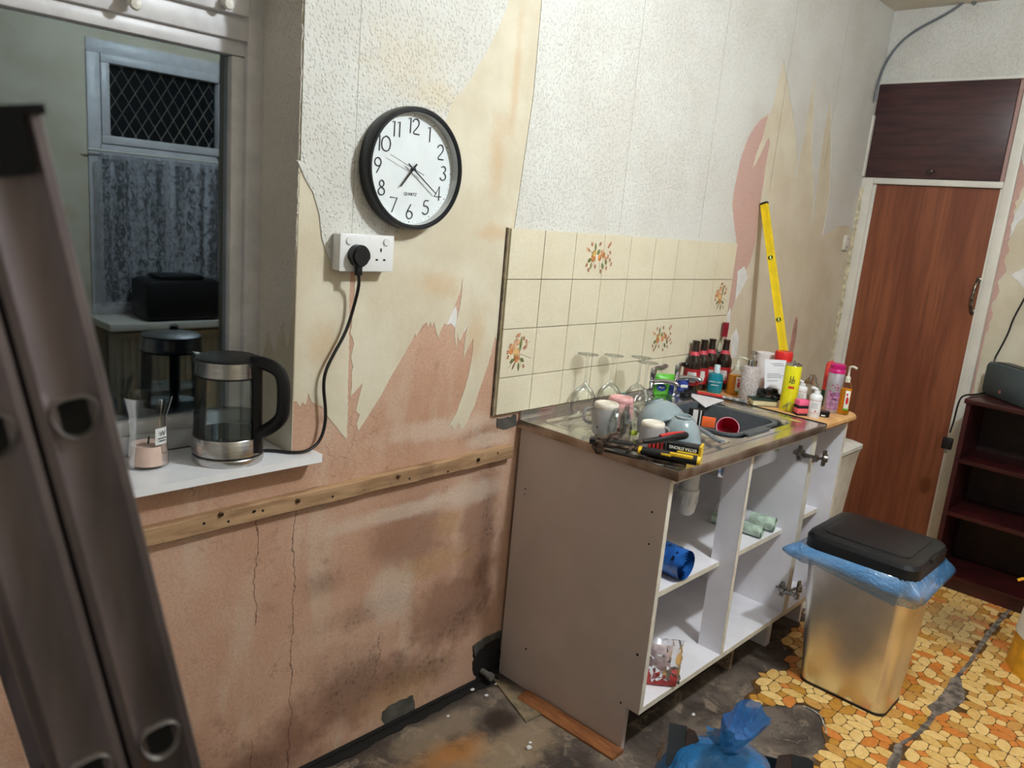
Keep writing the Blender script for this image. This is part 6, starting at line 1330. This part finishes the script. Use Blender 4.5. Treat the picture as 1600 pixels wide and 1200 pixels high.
def flap_(pts, lab=None):       # pts (pixel, z) of a standing flap, hinged at the wall top, thickness 3.5 mm
    P3 = [at('z', z, px_, py_) - Vector((nk.x, nk.y, 0)) for px_, py_, z in pts]; n3 = (P3[1] - P3[0]).cross(P3[2] - P3[0]).normalized()
    if n3.dot(CAM - P3[0]) < 0: n3 = -n3
    b = MB(); k = len(P3); f1 = [b.v(p) for p in P3]; f2 = [b.v(p - n3 * .0035) for p in P3]; b.mi = 0; b._f(f1); b.mi = 1; b._f(list(reversed(f2)))
    for i in range(k): b._f([f1[i], f1[(i + 1) % k], f2[(i + 1) % k], f2[i]])
    return b
b = flap_([(1046, 1128, .30), (1074, 1135, .30), (1070, 1186, .225), (1060, 1204, .2), (1040, 1196, .215)]); b.build('flap', [CBK, CBR], bxc)
b = flap_([(1075, 1137, .30), (1086, 1142, .295), (1093, 1158, .27), (1090, 1184, .24), (1082, 1204, .2), (1062, 1204, .2)]); b.build('flap', [mat('cardboard_inside', (70, 52, 44), .85, var=.1), CBR], bxc)
b = flap_([(1037, 1160, .26), (1040, 1156, .262), (1032, 1190, .21), (1026, 1182, .22)]); b.build('flap', [CBR, CBR], bxc)
b = flap_([(1217, 1180, .27), (1236, 1178, .275), (1238, 1215, .22), (1208, 1215, .22)]); b.build('flap', [mat('cardboard_inside', (40, 34, 32), .85), CBR], bxc)
b = flap_([(1237, 1178, .275), (1262, 1184, .27), (1271, 1190, .262), (1272, 1225, .21), (1238, 1222, .21)]); b.build('flap', [CBK, CBR], bxc)
# ------------------------------------------------------------------ white lidded bin beyond the units
WBN = mat('bin_white', (222, 220, 212), .35, var=.03)
wbn = thing('white_bin', 'white plastic lidded bin standing beyond the oak worktop', 'bin', (1.62, -.36, 0))
def wring(b, t_, z, g=0, r=.03):
    return rring(b, 1.50 - .03 * t_ - g, 1.70 + .035 * t_ + g, -.50 - .04 * t_ - g, -.22 + .04 * t_ + g, r, z, 5)
b = MB(); skin(b, [wring(b, 0, .001), wring(b, .8, .60), wring(b, 1, .69), wring(b, 1.1, .70)], True, True); b.build('bin_body', WBN, wbn, True, ang=50)
b = MB(); skin(b, [wring(b, 1.1, .700, -.006), wring(b, 1.1, .708, -.006)], True, True); b.build('lid_gap', BLK, wbn, True)
b = MB(); skin(b, [wring(b, 1.1, .709, .003), wring(b, 1.1, .725, .003), wring(b, 1.1, .735, -.02)], True, True); b.build('lid', WBN, wbn, True, ang=40)
# ------------------------------------------------------------------ bookcase
MH = NT('dark_mahogany'); v = MH.mapped(MH.obj(), (1, .3, 1)); MH.col(MH.mix(MH.rng(MH.noise(v, 18, 5), .35, .68), (66, 24, 24), (44, 15, 17))); MH.b.inputs['Roughness'].default_value = .33
MHI = mat('mahogany_inside', (44, 22, 20), .5, var=.15)
fx, bxx, yl, yr = 2.30, 2.60, -.768, -1.62
bc = thing('bookcase', 'low dark mahogany bookcase standing in front of the door wall', 'bookcase', ((fx + bxx) / 2, (yl + yr) / 2, 0))
for y in (yl, yr + .02):
    b = MB(); b.box((fx, y, .001), (bxx, y - .020, .893)); b.build('side_panel', MH.m, bc, True)
b = MB(); b.box((fx - .012, yl + .008, .893), (bxx + .004, yr - .008, .916), .004); b.build('top', MH.m, bc, True)
for z in (.055, .355, .612):
    b = MB(); b.box((fx + .004, yl - .020, z), (bxx - .008, yr + .02, z + .020), .001); b.build('shelf', MH.m, bc, True)
b = MB(); b.box((bxx - .008, yl - .020, .02), (bxx - .002, yr + .02, .893)); b.build('back_board', MHI, bc, True)
b = MB(); b.box((fx + .010, yl - .020, .001), (fx + .025, yr + .02, .056)); b.build('plinth', MH.m, bc, True)
# radio speaker on top
q = at('z', .916, 1532, 614); q2 = at('z', .916, 1600, 640)
SPM = mat('speaker_grey_cloth', (78, 90, 94), .7, var=.06, vs=90, bump=.3, bs=300)
spk_ = thing('speaker', 'rounded grey cloth speaker on top of the bookcase', 'speaker', (q.x, q.y, .917), math.atan2(q2.y - q.y, q2.x - q.x))
HS = up(Vector((q.x, q.y, .917)), 563)
b = MB(); n = 6; 
def rbox(b, w_, d_, h_, r):
    prof = []
    for (cx, cz, a0) in ((w_ - r, h_ - r, 0), (r, h_ - r, 90), (r, r, 180), (w_ - r, r, 270)):
        for k in range(n + 1): a = R(a0 + 90 * k / n); prof.append((cx + r * math.cos(a), cz + r * math.sin(a)))
    cxm, czm = w_ / 2, h_ / 2; rg = []
    for y, s_ in ((0, .93), (.006, .985), (.015, 1), (d_ - .015, 1), (d_ - .006, .985), (d_, .93)):
        rg.append([b.v((cxm + (x - cxm) * (1 - (1 - s_) * .35), y, czm + (z - czm) * s_)) for x, z in prof])
    skin(b, rg, True, True)
rbox(b, .34, .10, HS, .025); b.build('cloth_body', SPM, spk_, ang=60)
b = MB(); b.box((.04, .02, HS - .001), (.28, .08, HS + .003), .002); b.build('control_strip', BLK, spk_)
b = MB(); b.lathe([(.007, 0), (.007, .001), (.0, .001)], 18, (.135, 0, HS * .22), False, (0, -1, 0)); b.tube([(.135 + .009 * math.cos(t_), -.0005, HS * .22 + .009 * math.sin(t_)) for t_ in [k * .5236 for k in range(13)]], .0008, 5); b.build('copper_badge', mat('copper_badge', (196, 140, 116), .3, .6), spk_)
pts = [at('x', XD - .012, *p) for p in ((1640, 390), (1600, 468), (1583, 498), (1576, 520), (1560, 550), (1553, 562))] + [Vector((2.58, -.80, .925)), Vector((2.42, -.775, .922)), at('x', 2.31, 1504, 617), at('x', 2.29, 1497, 630), at('x', 2.285, 1490, 660), at('x', 2.285, 1484, 676)]
b = MB(); b.tube(pts, .0042, 7, 2); tag(b.build('speaker_cable', BLK), 'black cable running down the wall to the bookcase', 'cable')
q = at('x', 2.285, 1480, 692); pgl = thing('hanging_plug', 'black mains plug hanging beside the bookcase', 'plug', q); b = MB(); b.box((-.010, -.022, -.030), (.012, .022, .026), .006); b.build('plug_body', BLK, pgl); b = MB(); b.box((-.0, -.004, -.050), (.004, .004, -.030), .001); b.build('pin', CHR, pgl)
# ------------------------------------------------------------------ food bag at the right edge
q = at('z', 0, 1630, 1056); fb2 = thing('yellow_food_bag', 'yellow paper food bag with black and white print, right edge', 'bag', (q.x, q.y, .001), R(-58))
H = up(Vector((q.x, q.y, 0)), 916); b = MB(); rg = []
for j in range(9):
    f_ = j / 8; w_, d_ = .12 - .02 * f_, .085 * (1 - f_ ** 2.2 * .85); rg.append([b.v((w_ * math.copysign(abs(math.cos(a)) ** .5, math.cos(a)) + .004 * math.sin(a * 9 + j * 2), d_ * math.copysign(abs(math.sin(a)) ** .5, math.sin(a)) + .004 * math.cos(7 * a + j), H * f_)) for a in [2 * math.pi * k / 36 for k in range(36)]])
skin(b, rg, True, True); b.build('paper_sack', mat('sack_yellow', (236, 172, 40), .4, var=.06), fb2, ang=60)
for (j0, j1, k0, k1, m_, nm) in ((5.6, 7.2, 14, 30, BLK, 'black_panel'), (3.2, 5.5, 13, 27, WHP, 'white_panel'), (3.6, 4.6, 27, 33, BLK, 'black_panel')):
    b = MB(); g = []
    for jj in range(4):
        f_ = (j0 + (j1 - j0) * jj / 3) / 8; w_, d_ = .12 - .02 * f_ + .0045, .085 * (1 - f_ ** 2.2 * .85) + .0045
        g.append([b.v((w_ * math.copysign(abs(math.cos(a)) ** .5, math.cos(a)), d_ * math.copysign(abs(math.sin(a)) ** .5, math.sin(a)), H * f_)) for a in [2 * math.pi * k / 36 for k in range(k0, k1)]])
    for p_, q_ in zip(g, g[1:]):
        for k in range(len(p_) - 1): b._f([p_[k], p_[k + 1], q_[k + 1], q_[k]])
    b.build(nm, m_, fb2, fixn=False)
b = MB(); b.tube([(-.12, -.0, H), (-.15, -.01, H * 1.02), (-.17, -.01, H * .99)], .006, 6, 1); b.build('torn_corner', mat('sack_yellow', (236, 172, 40), .4), fb2)
